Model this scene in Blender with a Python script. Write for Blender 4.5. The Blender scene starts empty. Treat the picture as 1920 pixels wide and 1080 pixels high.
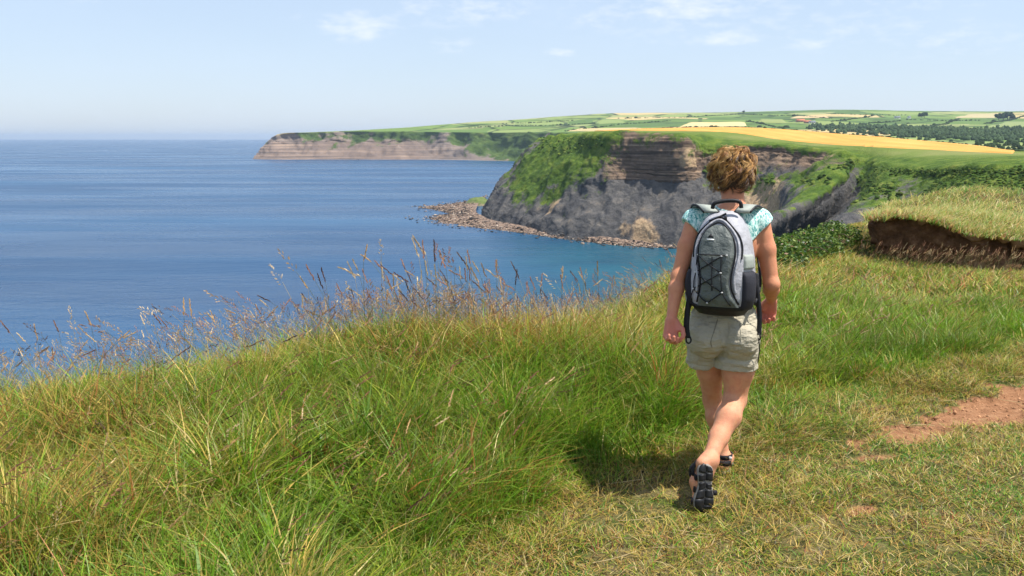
import bpy, math, random
import numpy as np

# ------------------------------------------------------------------ camera, sky, sun, exposure
rng = np.random.default_rng(7)
random.seed(7)
scene = bpy.context.scene
COL = scene.collection
CAM_H = 1.68                      # eye height above the cliff-top turf (z = 0)
SEA = -88.0                       # sea level
FPX = 1750.0                      # focal length in pixels of a 1920 wide frame
PITCH = math.atan(282.0 / FPX)

cam_d = bpy.data.cameras.new('camera')
cam_d.sensor_width = 36.0
cam_d.lens = FPX / 1920.0 * 36.0
cam_d.clip_start = 0.05
cam_d.clip_end = 200000.0
cam = bpy.data.objects.new('camera', cam_d)
cam.location = (0, 0, CAM_H)
cam.rotation_euler = (math.pi / 2 - PITCH, 0, 0)
COL.objects.link(cam)
scene.camera = cam

SUN_DIR = np.array([0.40, -0.10, 0.91]); SUN_DIR /= np.linalg.norm(SUN_DIR)
SUN_EL = math.asin(SUN_DIR[2])
SUN_AZ = math.atan2(SUN_DIR[0], SUN_DIR[1])          # clockwise from +Y

world = bpy.data.worlds.new('World'); scene.world = world
world.use_nodes = True
wn, wl = world.node_tree.nodes, world.node_tree.links
wn.clear()
w_out = wn.new('ShaderNodeOutputWorld')
w_bg = wn.new('ShaderNodeBackground'); w_bg.inputs['Strength'].default_value = 0.092
sky = wn.new('ShaderNodeTexSky'); sky.sky_type = 'NISHITA'; sky.sun_disc = False
sky.sun_elevation = SUN_EL; sky.sun_rotation = SUN_AZ
sky.altitude = 90; sky.air_density = 1.0; sky.dust_density = 0.7; sky.ozone_density = 3.0
# thin clouds: soft banks drifting low over the horizon, built from the view direction
geo = wn.new('ShaderNodeTexCoord')
sep = wn.new('ShaderNodeSeparateXYZ'); wl.new(geo.outputs['Generated'], sep.inputs[0])
def wmath(op, a, b=None, c=None, clamp=False):
    n = wn.new('ShaderNodeMath'); n.operation = op; n.use_clamp = clamp
    for i, v in enumerate((a, b, c)):
        if v is None: continue
        if isinstance(v, (int, float)): n.inputs[i].default_value = v
        else: wl.new(v, n.inputs[i])
    return n.outputs[0]
el = wmath('ARCSINE', sep.outputs[2])
az = wmath('ARCTAN2', sep.outputs[0], sep.outputs[1])
comb = wn.new('ShaderNodeCombineXYZ')
wl.new(wmath('MULTIPLY', az, 7.0), comb.inputs[0]); wl.new(wmath('MULTIPLY', el, 20.0), comb.inputs[1])
def wnoise(scale, detail, rough):
    n = wn.new('ShaderNodeTexNoise'); n.inputs['Scale'].default_value = scale
    n.inputs['Detail'].default_value = detail; n.inputs['Roughness'].default_value = rough
    wl.new(comb.outputs[0], n.inputs['Vector']); return n.outputs['Fac']
n_small = wnoise(5.0, 7, 0.66)
n_big = wnoise(0.55, 5, 0.55)
blobs = None
for (px, py, rx, ry, amt) in [(675, 50, 95, 34, 1.0), (845, 84, 70, 22, .55), (1285, 12, 120, 34, 1.0), (1130, 38, 90, 26, .6),
                              (1370, 70, 85, 20, .95), (1515, 82, 60, 16, .8), (1052, 98, 42, 12, .75), (160, 4, 60, 12, .5),
                              (555, 33, 22, 10, .45), (870, 22, 200, 40, .6), (1790, 75, 200, 40, .5), (1300, 20, 330, 80, .55), (1600, 40, 300, 70, .45)]:
    u = (px - 960) / FPX; v = (540 - py) / FPX
    y = math.cos(PITCH) + v * math.sin(PITCH); z = -math.sin(PITCH) + v * math.cos(PITCH)
    a0 = math.atan2(u, y); e0 = math.asin(z / math.sqrt(u * u + y * y + z * z))
    da = wmath('MULTIPLY', wmath('SUBTRACT', az, a0), FPX / rx)
    de = wmath('MULTIPLY', wmath('SUBTRACT', el, e0), FPX / ry)
    r2 = wmath('ADD', wmath('MULTIPLY', da, da), wmath('MULTIPLY', de, de))
    b = wmath('MULTIPLY', wmath('SUBTRACT', 1.0, r2, clamp=True), amt)
    blobs = b if blobs is None else wmath('MAXIMUM', blobs, b)
c1 = wmath('MULTIPLY', wmath('SUBTRACT', wmath('ADD', wmath('MULTIPLY', blobs, 0.55), wmath('MULTIPLY', n_small, 1.9)), 1.12), 1.15, clamp=True)
c1 = wmath('MULTIPLY', c1, wmath('MULTIPLY', blobs, 1.6, clamp=True))
c2 = wmath('MULTIPLY', wmath('SUBTRACT', n_big, 0.42), 1.3, clamp=True)
c1 = wmath('MULTIPLY', c1, 0.68)
cl = wmath('ADD', wmath('MULTIPLY', c2, 0.20), 0.50, clamp=True)
up = wmath('GREATER_THAN', sep.outputs[2], -0.02)
cl = wmath('MULTIPLY', cl, up)
mixw = wn.new('ShaderNodeMix'); mixw.data_type = 'RGBA'
wl.new(cl, mixw.inputs['Factor']); wl.new(sky.outputs[0], mixw.inputs[6])
mixw.inputs[7].default_value = (5.9, 6.9, 8.6, 1)
mixc = wn.new('ShaderNodeMix'); mixc.data_type = 'RGBA'
wl.new(wmath('MULTIPLY', c1, up), mixc.inputs['Factor']); wl.new(mixw.outputs[2], mixc.inputs[6]); mixc.inputs[7].default_value = (8.1, 8.2, 8.5, 1)
wl.new(mixc.outputs[2], w_bg.inputs['Color'])
wl.new(w_bg.outputs[0], w_out.inputs[0])
world.cycles.sampling_method = 'MANUAL'; world.cycles.sample_map_resolution = 256

sun_d = bpy.data.lights.new('sun', 'SUN'); sun_d.energy = 5.0; sun_d.angle = math.radians(0.53)
sun_d.color = (1.0, 0.955, 0.88)
sun = bpy.data.objects.new('sun', sun_d); COL.objects.link(sun)
from mathutils import Vector
sun.rotation_euler = Vector(tuple(SUN_DIR)).to_track_quat('Z', 'Y').to_euler()
sun.location = (30, -10, 60)

vs = scene.view_settings
scene.display_settings.display_device = 'sRGB'
vs.view_transform = 'Standard'; vs.look = 'None'; vs.exposure = 0.58; vs.gamma = 1.0
vs.use_curve_mapping = False
scene.cycles.use_denoising = True
scene.cycles.use_adaptive_sampling = True; scene.cycles.adaptive_threshold = 0.02
scene.cycles.max_bounces = 5; scene.cycles.diffuse_bounces = 2; scene.cycles.glossy_bounces = 2
scene.cycles.transparent_max_bounces = 8; scene.cycles.transmission_bounces = 2; scene.cycles.volume_bounces = 0
scene.cycles.sample_clamp_indirect = 6.0

# ------------------------------------------------------------------ helpers
def ray(px, py):
    u = (px - 960) / FPX; v = (540 - py) / FPX
    return np.array([u, math.cos(PITCH) + v * math.sin(PITCH), -math.sin(PITCH) + v * math.cos(PITCH)])
def at(px, py, Y):                               # the point Y metres ahead on a line of sight
    r = ray(px, py); t = Y / r[1]
    return np.array([r[0] * t, Y, CAM_H + r[2] * t])
def lev(px, py, z):                              # where that line meets the level z
    r = ray(px, py); t = (z - CAM_H) / r[2]
    return np.array([r[0] * t, r[1] * t, z])

def hash01(i, j, k, seed):
    n = (i.astype(np.int64) * 374761393 + j.astype(np.int64) * 668265263 + k.astype(np.int64) * 2147483647 + seed * 1274126177) & 0x7fffffff
    n = ((n ^ (n >> 13)) * 1274126177) & 0x7fffffff
    n = ((n ^ (n >> 15)) * 2246822519) & 0x7fffffff
    return ((n ^ (n >> 16)) & 0xffff) / 65535.0
def vnoise(p, seed=0):
    p = np.asarray(p, float); f = np.floor(p); w = p - f; w = w * w * (3 - 2 * w); f = f.astype(np.int64)
    out = 0
    for a in (0, 1):
        wa = w[..., 0] if a else 1 - w[..., 0]
        for b in (0, 1):
            wb = w[..., 1] if b else 1 - w[..., 1]
            for c in (0, 1):
                wc = w[..., 2] if c else 1 - w[..., 2]
                out = out + wa * wb * wc * hash01(f[..., 0] + a, f[..., 1] + b, f[..., 2] + c, seed)
    return out
def fbm(p, octv=4, seed=0, gain=0.5, lac=2.03):
    p = np.asarray(p, float); s = 0; a = 1; t = 0
    for o in range(octv):
        s = s + a * vnoise(p, seed + o * 17); t += a; a *= gain; p = p * lac
    return s / t
def fbm2(x, y, sc, octv=4, seed=0, gain=0.5):
    return fbm(np.stack([np.asarray(x) * sc, np.asarray(y) * sc, np.zeros_like(np.asarray(x, float)) + .5], -1), octv, seed, gain)
def sstep(a, b, x):
    t = np.clip((x - a) / (b - a), 0, 1); return t * t * (3 - 2 * t)

def mesh_np(name, verts, quads=None, tris=None, attrs=None, smooth=True):
    me = bpy.data.meshes.new(name)
    verts = np.asarray(verts, np.float32).reshape(-1, 3)
    q = np.asarray(quads, np.int32).reshape(-1, 4) if quads is not None and len(quads) else np.zeros((0, 4), np.int32)
    t = np.asarray(tris, np.int32).reshape(-1, 3) if tris is not None and len(tris) else np.zeros((0, 3), np.int32)
    me.vertices.add(len(verts)); me.vertices.foreach_set('co', verts.ravel())
    loops = np.concatenate([q.ravel(), t.ravel()])
    me.loops.add(len(loops)); me.loops.foreach_set('vertex_index', loops)
    n = len(q) + len(t); me.polygons.add(n)
    starts = np.concatenate([np.arange(len(q)) * 4, len(q) * 4 + np.arange(len(t)) * 3]).astype(np.int32)
    me.polygons.foreach_set('loop_start', starts)
    try:
        me.polygons.foreach_set('loop_total', np.concatenate([np.full(len(q), 4), np.full(len(t), 3)]).astype(np.int32))
    except Exception:
        pass
    me.update(calc_edges=True); me.validate()
    if smooth: me.polygons.foreach_set('use_smooth', np.ones(n, bool))
    for k, v in (attrs or {}).items():
        v = np.asarray(v, np.float32)
        if v.ndim == 2:
            if v.shape[1] == 3: v = np.concatenate([v, np.ones((len(v), 1), np.float32)], 1)
            a = me.attributes.new(k, 'FLOAT_COLOR', 'POINT'); a.data.foreach_set('color', v.ravel())
        else:
            a = me.attributes.new(k, 'FLOAT', 'POINT'); a.data.foreach_set('value', v)
    me.update()
    return me
def obj(name, me, mat=None, parent=None, label=None, cat=None, group=None, kind=None):
    o = bpy.data.objects.new(name, me)
    if mat is not None and me is not None: me.materials.append(mat)
    COL.objects.link(o)
    if parent is not None: o.parent = parent
    if label: o['label'] = label
    if cat: o['category'] = cat
    if group: o['group'] = group
    if kind: o['kind'] = kind
    return o
def grid_quads(ns, nt, off=0):
    i = np.arange(ns - 1)[:, None] * nt + np.arange(nt - 1)[None, :] + off
    return np.stack([i, i + nt, i + nt + 1, i + 1], -1).reshape(-1, 4)

class MB:                                        # collects shapes for ONE mesh
    def __init__(s): s.v = []; s.q = []; s.t = []; s.n = 0; s.c = []
    def add(s, v, q=None, t=None, c=None):
        v = np.asarray(v, float).reshape(-1, 3)
        if q is not None and len(q): s.q.append(np.asarray(q) + s.n)
        if t is not None and len(t): s.t.append(np.asarray(t) + s.n)
        s.v.append(v); s.n += len(v)
        if c is not None: s.c.append(np.tile(np.asarray(c, float), (len(v), 1)) if np.ndim(c) == 1 else np.asarray(c))
    def tube(s, pts, rad, sides=6, c=None, cap=True):
        pts = np.asarray(pts, float); n = len(pts); rad = np.broadcast_to(np.asarray(rad, float), (n,))
        tan = np.gradient(pts, axis=0); tan /= np.linalg.norm(tan, axis=1)[:, None] + 1e-9
        ref = np.array([0.13, 0.2, 0.97]) if abs(tan[0, 2]) < .9 else np.array([1., .1, 0])
        V = []
        a = np.cross(tan[0], ref); a /= np.linalg.norm(a)
        for i in range(n):
            a = a - tan[i] * (a @ tan[i]); a /= np.linalg.norm(a) + 1e-9
            b = np.cross(tan[i], a)
            th = np.arange(sides) * 2 * math.pi / sides
            V.append(pts[i] + rad[i] * (np.cos(th)[:, None] * a + np.sin(th)[:, None] * b))
        V = np.concatenate(V); q = []
        for i in range(n - 1):
            for k in range(sides):
                k2 = (k + 1) % sides
                q.append((i * sides + k, i * sides + k2, (i + 1) * sides + k2, (i + 1) * sides + k))
        t = []
        if cap:
            for k in range(1, sides - 1):
                t.append((0, k + 1, k)); e = (n - 1) * sides; t.append((e, e + k, e + k + 1))
        s.add(V, q, t, c)
    def ribbon(s, pts, side, width, thick, nrm, c=None):     # flat strap with thickness
        pts = np.asarray(pts, float); n = len(pts)
        side = np.broadcast_to(np.asarray(side, float), (n, 3)); nrm = np.broadcast_to(np.asarray(nrm, float), (n, 3))
        w = np.broadcast_to(np.asarray(width, float), (n,))[:, None] / 2
        V = np.stack([pts - side * w - nrm * thick / 2, pts + side * w - nrm * thick / 2,
                      pts + side * w + nrm * thick / 2, pts - side * w + nrm * thick / 2], 1).reshape(-1, 3)
        q = []
        for i in range(n - 1):
            for k in range(4):
                q.append((i * 4 + k, i * 4 + (k + 1) % 4, i * 4 + 4 + (k + 1) % 4, i * 4 + 4 + k))
        q.append((3, 2, 1, 0)); e = (n - 1) * 4; q.append((e, e + 1, e + 2, e + 3))
        s.add(V, q, None, c)
    def box(s, c0, ax, ay, az, c=None):
        c0, ax, ay, az = (np.asarray(k, float) for k in (c0, ax, ay, az))
        V = [c0 + i * ax + j * ay + k * az for k in (-1, 1) for j in (-1, 1) for i in (-1, 1)]
        s.add(V, [(0, 2, 3, 1), (4, 5, 7, 6), (0, 1, 5, 4), (2, 6, 7, 3), (0, 4, 6, 2), (1, 3, 7, 5)], None, c)
    def mesh(s, name, smooth=True):
        return mesh_np(name, np.concatenate(s.v), np.concatenate(s.q) if s.q else None, np.concatenate(s.t) if s.t else None,
                       {'col': np.concatenate(s.c)} if s.c else None, smooth)

# ------------------------------------------------------------------ materials
def mat(name):
    m = bpy.data.materials.new(name); m.use_nodes = True
    n, l = m.node_tree.nodes, m.node_tree.links
    return m, n, l, n['Principled BSDF']
class NT:
    def __init__(s, name):
        s.m, s.n, s.l, s.b = mat(name)
        s.tc = None
    def coord(s, which='Object', scale=None):
        if s.tc is None: s.tc = s.n.new('ShaderNodeTexCoord')
        o = s.tc.outputs[which]
        if scale is not None:
            mp = s.n.new('ShaderNodeMapping'); mp.inputs['Scale'].default_value = scale
            s.l.new(o, mp.inputs['Vector']); o = mp.outputs[0]
        return o
    def set(s, inp, v):
        if isinstance(v, (int, float)): inp.default_value = v
        elif isinstance(v, tuple): inp.default_value = v if len(v) == len(inp.default_value) else (*v, 1)
        else: s.l.new(v, inp)
    def noise(s, scale, detail=4, rough=.55, vec=None, dist=0.0, out='Fac'):
        n = s.n.new('ShaderNodeTexNoise'); n.inputs['Scale'].default_value = scale
        n.inputs['Detail'].default_value = detail; n.inputs['Roughness'].default_value = rough
        n.inputs['Distortion'].default_value = dist
        s.l.new(vec if vec is not None else s.coord(), n.inputs['Vector']); return n.outputs[out]
    def voronoi(s, scale, vec=None, feature='F1', dist='EUCLIDEAN', rand=1.0, out='Distance'):
        n = s.n.new('ShaderNodeTexVoronoi'); n.feature = feature
        if feature != 'DISTANCE_TO_EDGE': n.distance = dist
        n.inputs['Scale'].default_value = scale; n.inputs['Randomness'].default_value = rand
        s.l.new(vec if vec is not None else s.coord(), n.inputs['Vector']); return n.outputs[out]
    def math(s, op, a, b=None, c=None, clamp=False):
        n = s.n.new('ShaderNodeMath'); n.operation = op; n.use_clamp = clamp
        for i, v in enumerate((a, b, c)):
            if v is not None: s.set(n.inputs[i], v)
        return n.outputs[0]
    def ramp(s, fac, stops, interp='LINEAR'):
        n = s.n.new('ShaderNodeValToRGB'); n.color_ramp.interpolation = interp
        e = n.color_ramp.elements
        while len(e) < len(stops): e.new(0.5)
        for i, (p, c) in enumerate(stops): e[i].position = p; e[i].color = (*c, 1) if len(c) == 3 else c
        s.l.new(fac, n.inputs[0]); return n.outputs[0]
    def map(s, v, a, b, c=0.0, d=1.0):
        n = s.n.new('ShaderNodeMapRange'); n.interpolation_type = 'SMOOTHSTEP'
        s.l.new(v, n.inputs[0])
        for i, k in enumerate((a, b, c, d)): n.inputs[i + 1].default_value = k
        return n.outputs[0]
    def mix(s, f, a, b, mode='MIX'):
        n = s.n.new('ShaderNodeMix'); n.data_type = 'RGBA'; n.blend_type = mode
        s.set(n.inputs['Factor'], f); s.set(n.inputs[6], a); s.set(n.inputs[7], b); return n.outputs[2]
    def attr(s, name, out='Fac'):
        n = s.n.new('ShaderNodeAttribute'); n.attribute_name = name; return n.outputs[out]
    def bump(s, h, strength=.4, dist=.02, normal=None):
        n = s.n.new('ShaderNodeBump'); n.inputs['Strength'].default_value = strength; n.inputs['Distance'].default_value = dist
        s.l.new(h, n.inputs['Height'])
        if normal is not None: s.l.new(normal, n.inputs['Normal'])
        return n.outputs[0]
    def base(s, c): s.set(s.b.inputs['Base Color'], c)
    def rough(s, v): s.set(s.b.inputs['Roughness'], v)
    def spec(s, v): s.set(s.b.inputs['Specular IOR Level'], v)
    def nrm(s, v): s.l.new(v, s.b.inputs['Normal'])

def leafy(name, trans=.35, rough=.5, spec=.25):   # blades and leaves coloured one by one
    t = NT(name); c = t.attr('col', 'Color')
    t.base(c); t.rough(rough); t.spec(spec)
    tr = t.n.new('ShaderNodeBsdfTranslucent'); t.l.new(c, tr.inputs[0])
    mx = t.n.new('ShaderNodeMixShader'); mx.inputs[0].default_value = trans
    t.l.new(t.b.outputs[0], mx.inputs[1]); t.l.new(tr.outputs[0], mx.inputs[2])
    t.l.new(mx.outputs[0], t.n['Material Output'].inputs[0])
    return t.m
M_GRASS = leafy('grass_blades', .38, .45, .3)
M_LEAF = leafy('leaves', .3, .45, .3)
M_SCRUB = leafy('far_foliage', .12, .9, .1)

def plain(name, c, rough=.6, spec=.3, nscale=None, namt=.15, bump=None):
    t = NT(name)
    if nscale:
        f = t.noise(nscale, 4)
        t.base(t.mix(f, tuple(k * (1 - namt * 2) for k in c), tuple(min(1, k * (1 + namt * 2)) for k in c)))
    else: t.base(tuple(c))
    if bump: t.nrm(t.bump(t.noise(bump[0], 4), bump[1], bump[2]))
    t.rough(rough); t.spec(spec); return t.m

# ------------------------------------------------------------------ sea
def make_sea():
    t = NT('sea_water')
    co = t.coord('Object')
    # water colour: deep blue offshore, teal over the shallow cove
    sp = t.n.new('ShaderNodeVectorMath'); sp.operation = 'DISTANCE'
    mp = t.n.new('ShaderNodeMapping'); mp.inputs['Scale'].default_value = (1, .55, 0)
    t.l.new(co, mp.inputs[0]); t.l.new(mp.outputs[0], sp.inputs[0]); sp.inputs[1].default_value = (190, 330, 0)
    wob = t.noise(.006, 4, .6)
    d = t.math('ADD', sp.outputs['Value'], t.math('MULTIPLY', wob, 140))
    sh = t.map(d, 110, 360, 1, 0)
    streak = t.noise(1, 4, .6, t.coord('Object', (.0011, .0045, 1)))
    deep = t.ramp(streak, [(.3, (.005, .037, .098)), (.5, (.008, .053, .128)), (.7, (.014, .076, .165))])
    teal = t.ramp(t.noise(.02, 4), [(.3, (.008, .068, .105)), (.7, (.013, .098, .130))])
    t.base(t.mix(sh, deep, teal))
    t.b.inputs['IOR'].default_value = 1.333
    rip = t.map(t.noise(1, 3, .6, t.coord('Object', (.0016, .007, 1))), .35, .65, .22, .34)
    t.rough(rip); t.spec(.24)
    h = t.math('ADD', t.noise(.09, 3, .6, t.coord('Object', (.7, 1.6, 1))), t.math('MULTIPLY', t.noise(.7, 3, .6), .35))
    swell = t.noise(1, 3, .5, t.coord('Object', (.010, .028, 1)))
    n1 = t.bump(h, .55, 1.6)
    t.nrm(t.bump(swell, .35, 5.0, n1))
    xs = np.array([-45000, -20000, -8000, -3000, -1200, -400, 0, 400, 1200, 3000, 8000, 20000, 45000.])
    ys = np.array([-1500, -300, 0, 200, 500, 900, 1500, 3000, 6000, 12000, 24000, 46000.])
    X, Y = np.meshgrid(xs, ys, indexing='ij')
    V = np.stack([X, Y, np.full_like(X, SEA)], -1)
    obj('sea', mesh_np('sea', V, grid_quads(len(xs), len(ys))), t.m, kind='structure')
make_sea()

# ------------------------------------------------------------------ coast as swept sheets
def cr1(P, par):                                  # Catmull-Rom along axis 0
    P = np.asarray(P, float); n = len(P)
    par = np.clip(par, 0, n - 1 - 1e-6); i = par.astype(int); f = (par - i).reshape((-1,) + (1,) * (P.ndim - 1))
    g = lambda k: P[np.clip(k, 0, n - 1)]
    p0, p1, p2, p3 = g(i - 1), g(i), g(i + 1), g(i + 2)
    return p1 + .5 * f * (p2 - p0 + f * (2 * p0 - 5 * p1 + 4 * p2 - p3 + f * (3 * (p1 - p2) + p3 - p0)))
def lin1(P, par):
    P = np.asarray(P, float); n = len(P); par = np.clip(par, 0, n - 1 - 1e-6); i = par.astype(int)
    f = (par - i).reshape((-1,) + (1,) * (P.ndim - 1)); return P[i] * (1 - f) + P[i + 1] * f
def surf(G, sp, tp, lin_t=False, lin_to=-1):      # control grid (cols, levels, k) -> (len(sp), len(tp), k)
    A = cr1(G, sp); A = np.swapaxes(A, 0, 1); L = lin1(A, tp)
    if not lin_t:
        c = cr1(A, tp); k = (tp > lin_to)[:, None, None]; L = np.where(k, c, L)
    return np.swapaxes(L, 0, 1)
def normals(P):
    a = np.gradient(P, axis=0); b = np.gradient(P, axis=1); n = np.cross(a, b)
    return n / (np.linalg.norm(n, axis=-1, keepdims=True) + 1e-9)

def lvl(px, py, Y=None, z=None):
    return at(px, py, Y) if z is None else lev(px, py, z)
Z0 = SEA + 2.0
# columns run along the coast from behind the point, round the cliff face and into the cove
# each: U, W (upper / lower edge of the wheat), M (turf margin), L0 (rim), L1, L2, L3, L4 (foot)
HC = [
 [(1100,246,1500),(1090,248,1420),(1080,250,1405),(1060,258,1390),(1045,280,1386),(1030,310,1384),(1010,335,1382),(985,365,1380)],
 [(1110,246,1300),(1095,248,1225),(1060,252,1170),(1022,262,1140),(1002,274,1134),(968,316,1126),(938,349,1118),(907,403,0)],
 [(1180,243,1200),(1160,246.3,1090),(1120,248.5,1050),(1078,254,1018),(1052,273,1010),(1014,322,992),(1000,358,976),(988,428,0)],
 [(1230,241.5,1150),(1200,245.2,980),(1160,247,940),(1130,250,905),(1128,290,893),(1108,330,882),(1097,365,872),(1087,446,0)],
 [(1300,240,1120),(1260,245.8,930),(1205,249.5,886),(1195,253,866),(1196,318,858),(1190,336,852),(1186,352,846),(1180,452,0)],
 [(1370,239.5,1100),(1330,246.8,890),(1288,252,856),(1276,257,826),(1283,322,817),(1285,337,814),(1289,352,810),(1264,459,0)],
 [(1430,241,1080),(1380,250,890),(1340,259,856),(1322,272,840),(1324,302,832),(1330,334,815),(1334,364,796),(1350,472,0)],
 [(1490,244.5,1060),(1450,261,840),(1430,267,818),(1425,272,800),(1425,294,793),(1425,336,765),(1430,374,745),(1420,480,0)],
 [(1580,252,1000),(1540,270.5,775),(1530,275,757),(1520,279,742),(1517,304,734),(1500,342,702),(1480,372,686),(1450,484,0)],
 [(1640,256.5,970),(1610,275,715),(1606,285,700),(1602,291,690),(1586,311,660),(1545,350,608),(1498,381,575),(1430,440,545)],
 [(1655,257,965),(1628,276,705),(1620,288,690),(1612,295,680),(1598,322,655),(1562,364,612),(1520,398,580),(1462,450,556)],
 [(1690,261,950),(1660,278,680),(1650,294,655),(1640,305,645),(1624,332,642),(1602,372,632),(1576,402,622),(1540,440,615)],
 [(1770,268,900),(1740,281,650),(1720,301,590),(1692,311,560),(1664,334,540),(1640,366,512),(1604,402,482),(1560,450,462)],
 [(1840,275,820),(1820,285,640),(1790,299,540),(1760,314,500),(1744,341,496),(1712,374,484),(1694,398,476),(1664,450,468)],
 [(1895,283,760),(1890,288,620),(1860,297,500),(1840,309,430),(1830,331,416),(1800,362,396),(1784,400,380),(1754,460,366)],
 [(1960,284,800),(1960,289,620),(1950,294,470),(1940,309,392),(1932,336,370),(1920,366,350),(1904,410,330),(1884,470,320)],
 [(2100,284,800),(2120,289,620),(2110,296,450),(2100,312,350),(2100,340,330),(2100,380,300),(2100,430,280),(2100,500,260)],
 [(2600,284,800),(2600,289,620),(2600,296,420),(2600,312,320),(2600,340,300),(2600,380,270),(2600,430,240),(2600,500,220)],
]
# turf cover 0..1 at M, L0, L1, L2, L3, L4 and amount of pale sandstone at L0..L3
HV = [[1,1,.7,.7,.6,.3],[1,.75,.35,.45,.25,.1],[1,.95,.85,.95,.75,.0],[1,1,.75,.55,.35,.0],[1,.50,.05,.08,.10,.0],[1,.62,.0,.10,.10,.0],
      [1,.95,.4,.65,.30,.0],[1,.8,.0,.62,.30,.0],[1,.75,.05,.60,.22,.0],[1,.9,.75,.80,.66,.15],[1,.9,.42,.10,.0,.0],[1,1,.75,.40,.05,.0],
      [1,1,.72,.75,.45,.1],[1,1,.6,.30,.40,.2],[1,1,.97,.9,.8,.4],[1,1,1,.9,.8,.5],[1,1,1,1,.9,.6],[1,1,1,1,.9,.6]]
HS = [[.2,.3,.2,0],[.2,.3,.2,0],[.3,.3,.2,.0],[.5,.6,.4,.1],[1,1,.8,.1],[1,1,.9,.1],[.9,.9,.3,0],[1,1,.2,.0],[1,.9,.2,.1],[.8,.5,.2,0],[.6,.4,.1,0],[.5,.4,.2,0],
      [.6,.5,.3,0],[.5,.4,.3,0],[.3,.2,.2,0],[.2,.2,.2,0],[.2,.2,.2,0],[.2,.2,.2,0]]
def head_grid():
    G = []; A = []
    for c, v, s in zip(HC, HV, HS):
        pts = []
        for k, (px, py, D) in enumerate(c):
            pts.append(lev(px, py, Z0) if D == 0 else at(px, py, D))
        U, L4 = pts[0], pts[-1]
        back = U * np.array([1.55, 1.55, 0]) + np.array([0, 0, -42.0])
        far = U * np.array([1.18, 1.18, 1.0]) + np.array([0, 0, -7.0])
        foot = L4 * np.array([.985, .985, 0]) + np.array([0, 0, SEA - 4])
        G.append([back, far] + pts + [foot])
        A.append([[1, 0], [1, 0], [1, 0], [1, 0], [v[0], 0], [v[1], s[0]], [v[2], s[1]], [v[3], s[2]], [v[4], s[3]], [v[5], 0], [0, 0]])
    return np.array(G), np.array(A, float)
HG, HA = head_grid()
def span(counts):
    return np.concatenate([k + np.arange(n) / n for k, n in enumerate(counts)] + [[len(counts)]])
OCH = [(1210,450,800,15),(1182,449,812,12),(1238,455,795,12),(1206,436,808,11),(1222,441,802,9),(1201,418,822,7),(1198,402,830,6),(1194,386,838,5),(1240,400,812,5),(1075,400,880,6),(1046,400,905,14),(1052,372,925,10),(1022,410,925,10),
       (1290,300,822,10),(1310,320,850,8),(1120,360,880,9),(1440,385,735,26)]
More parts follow.
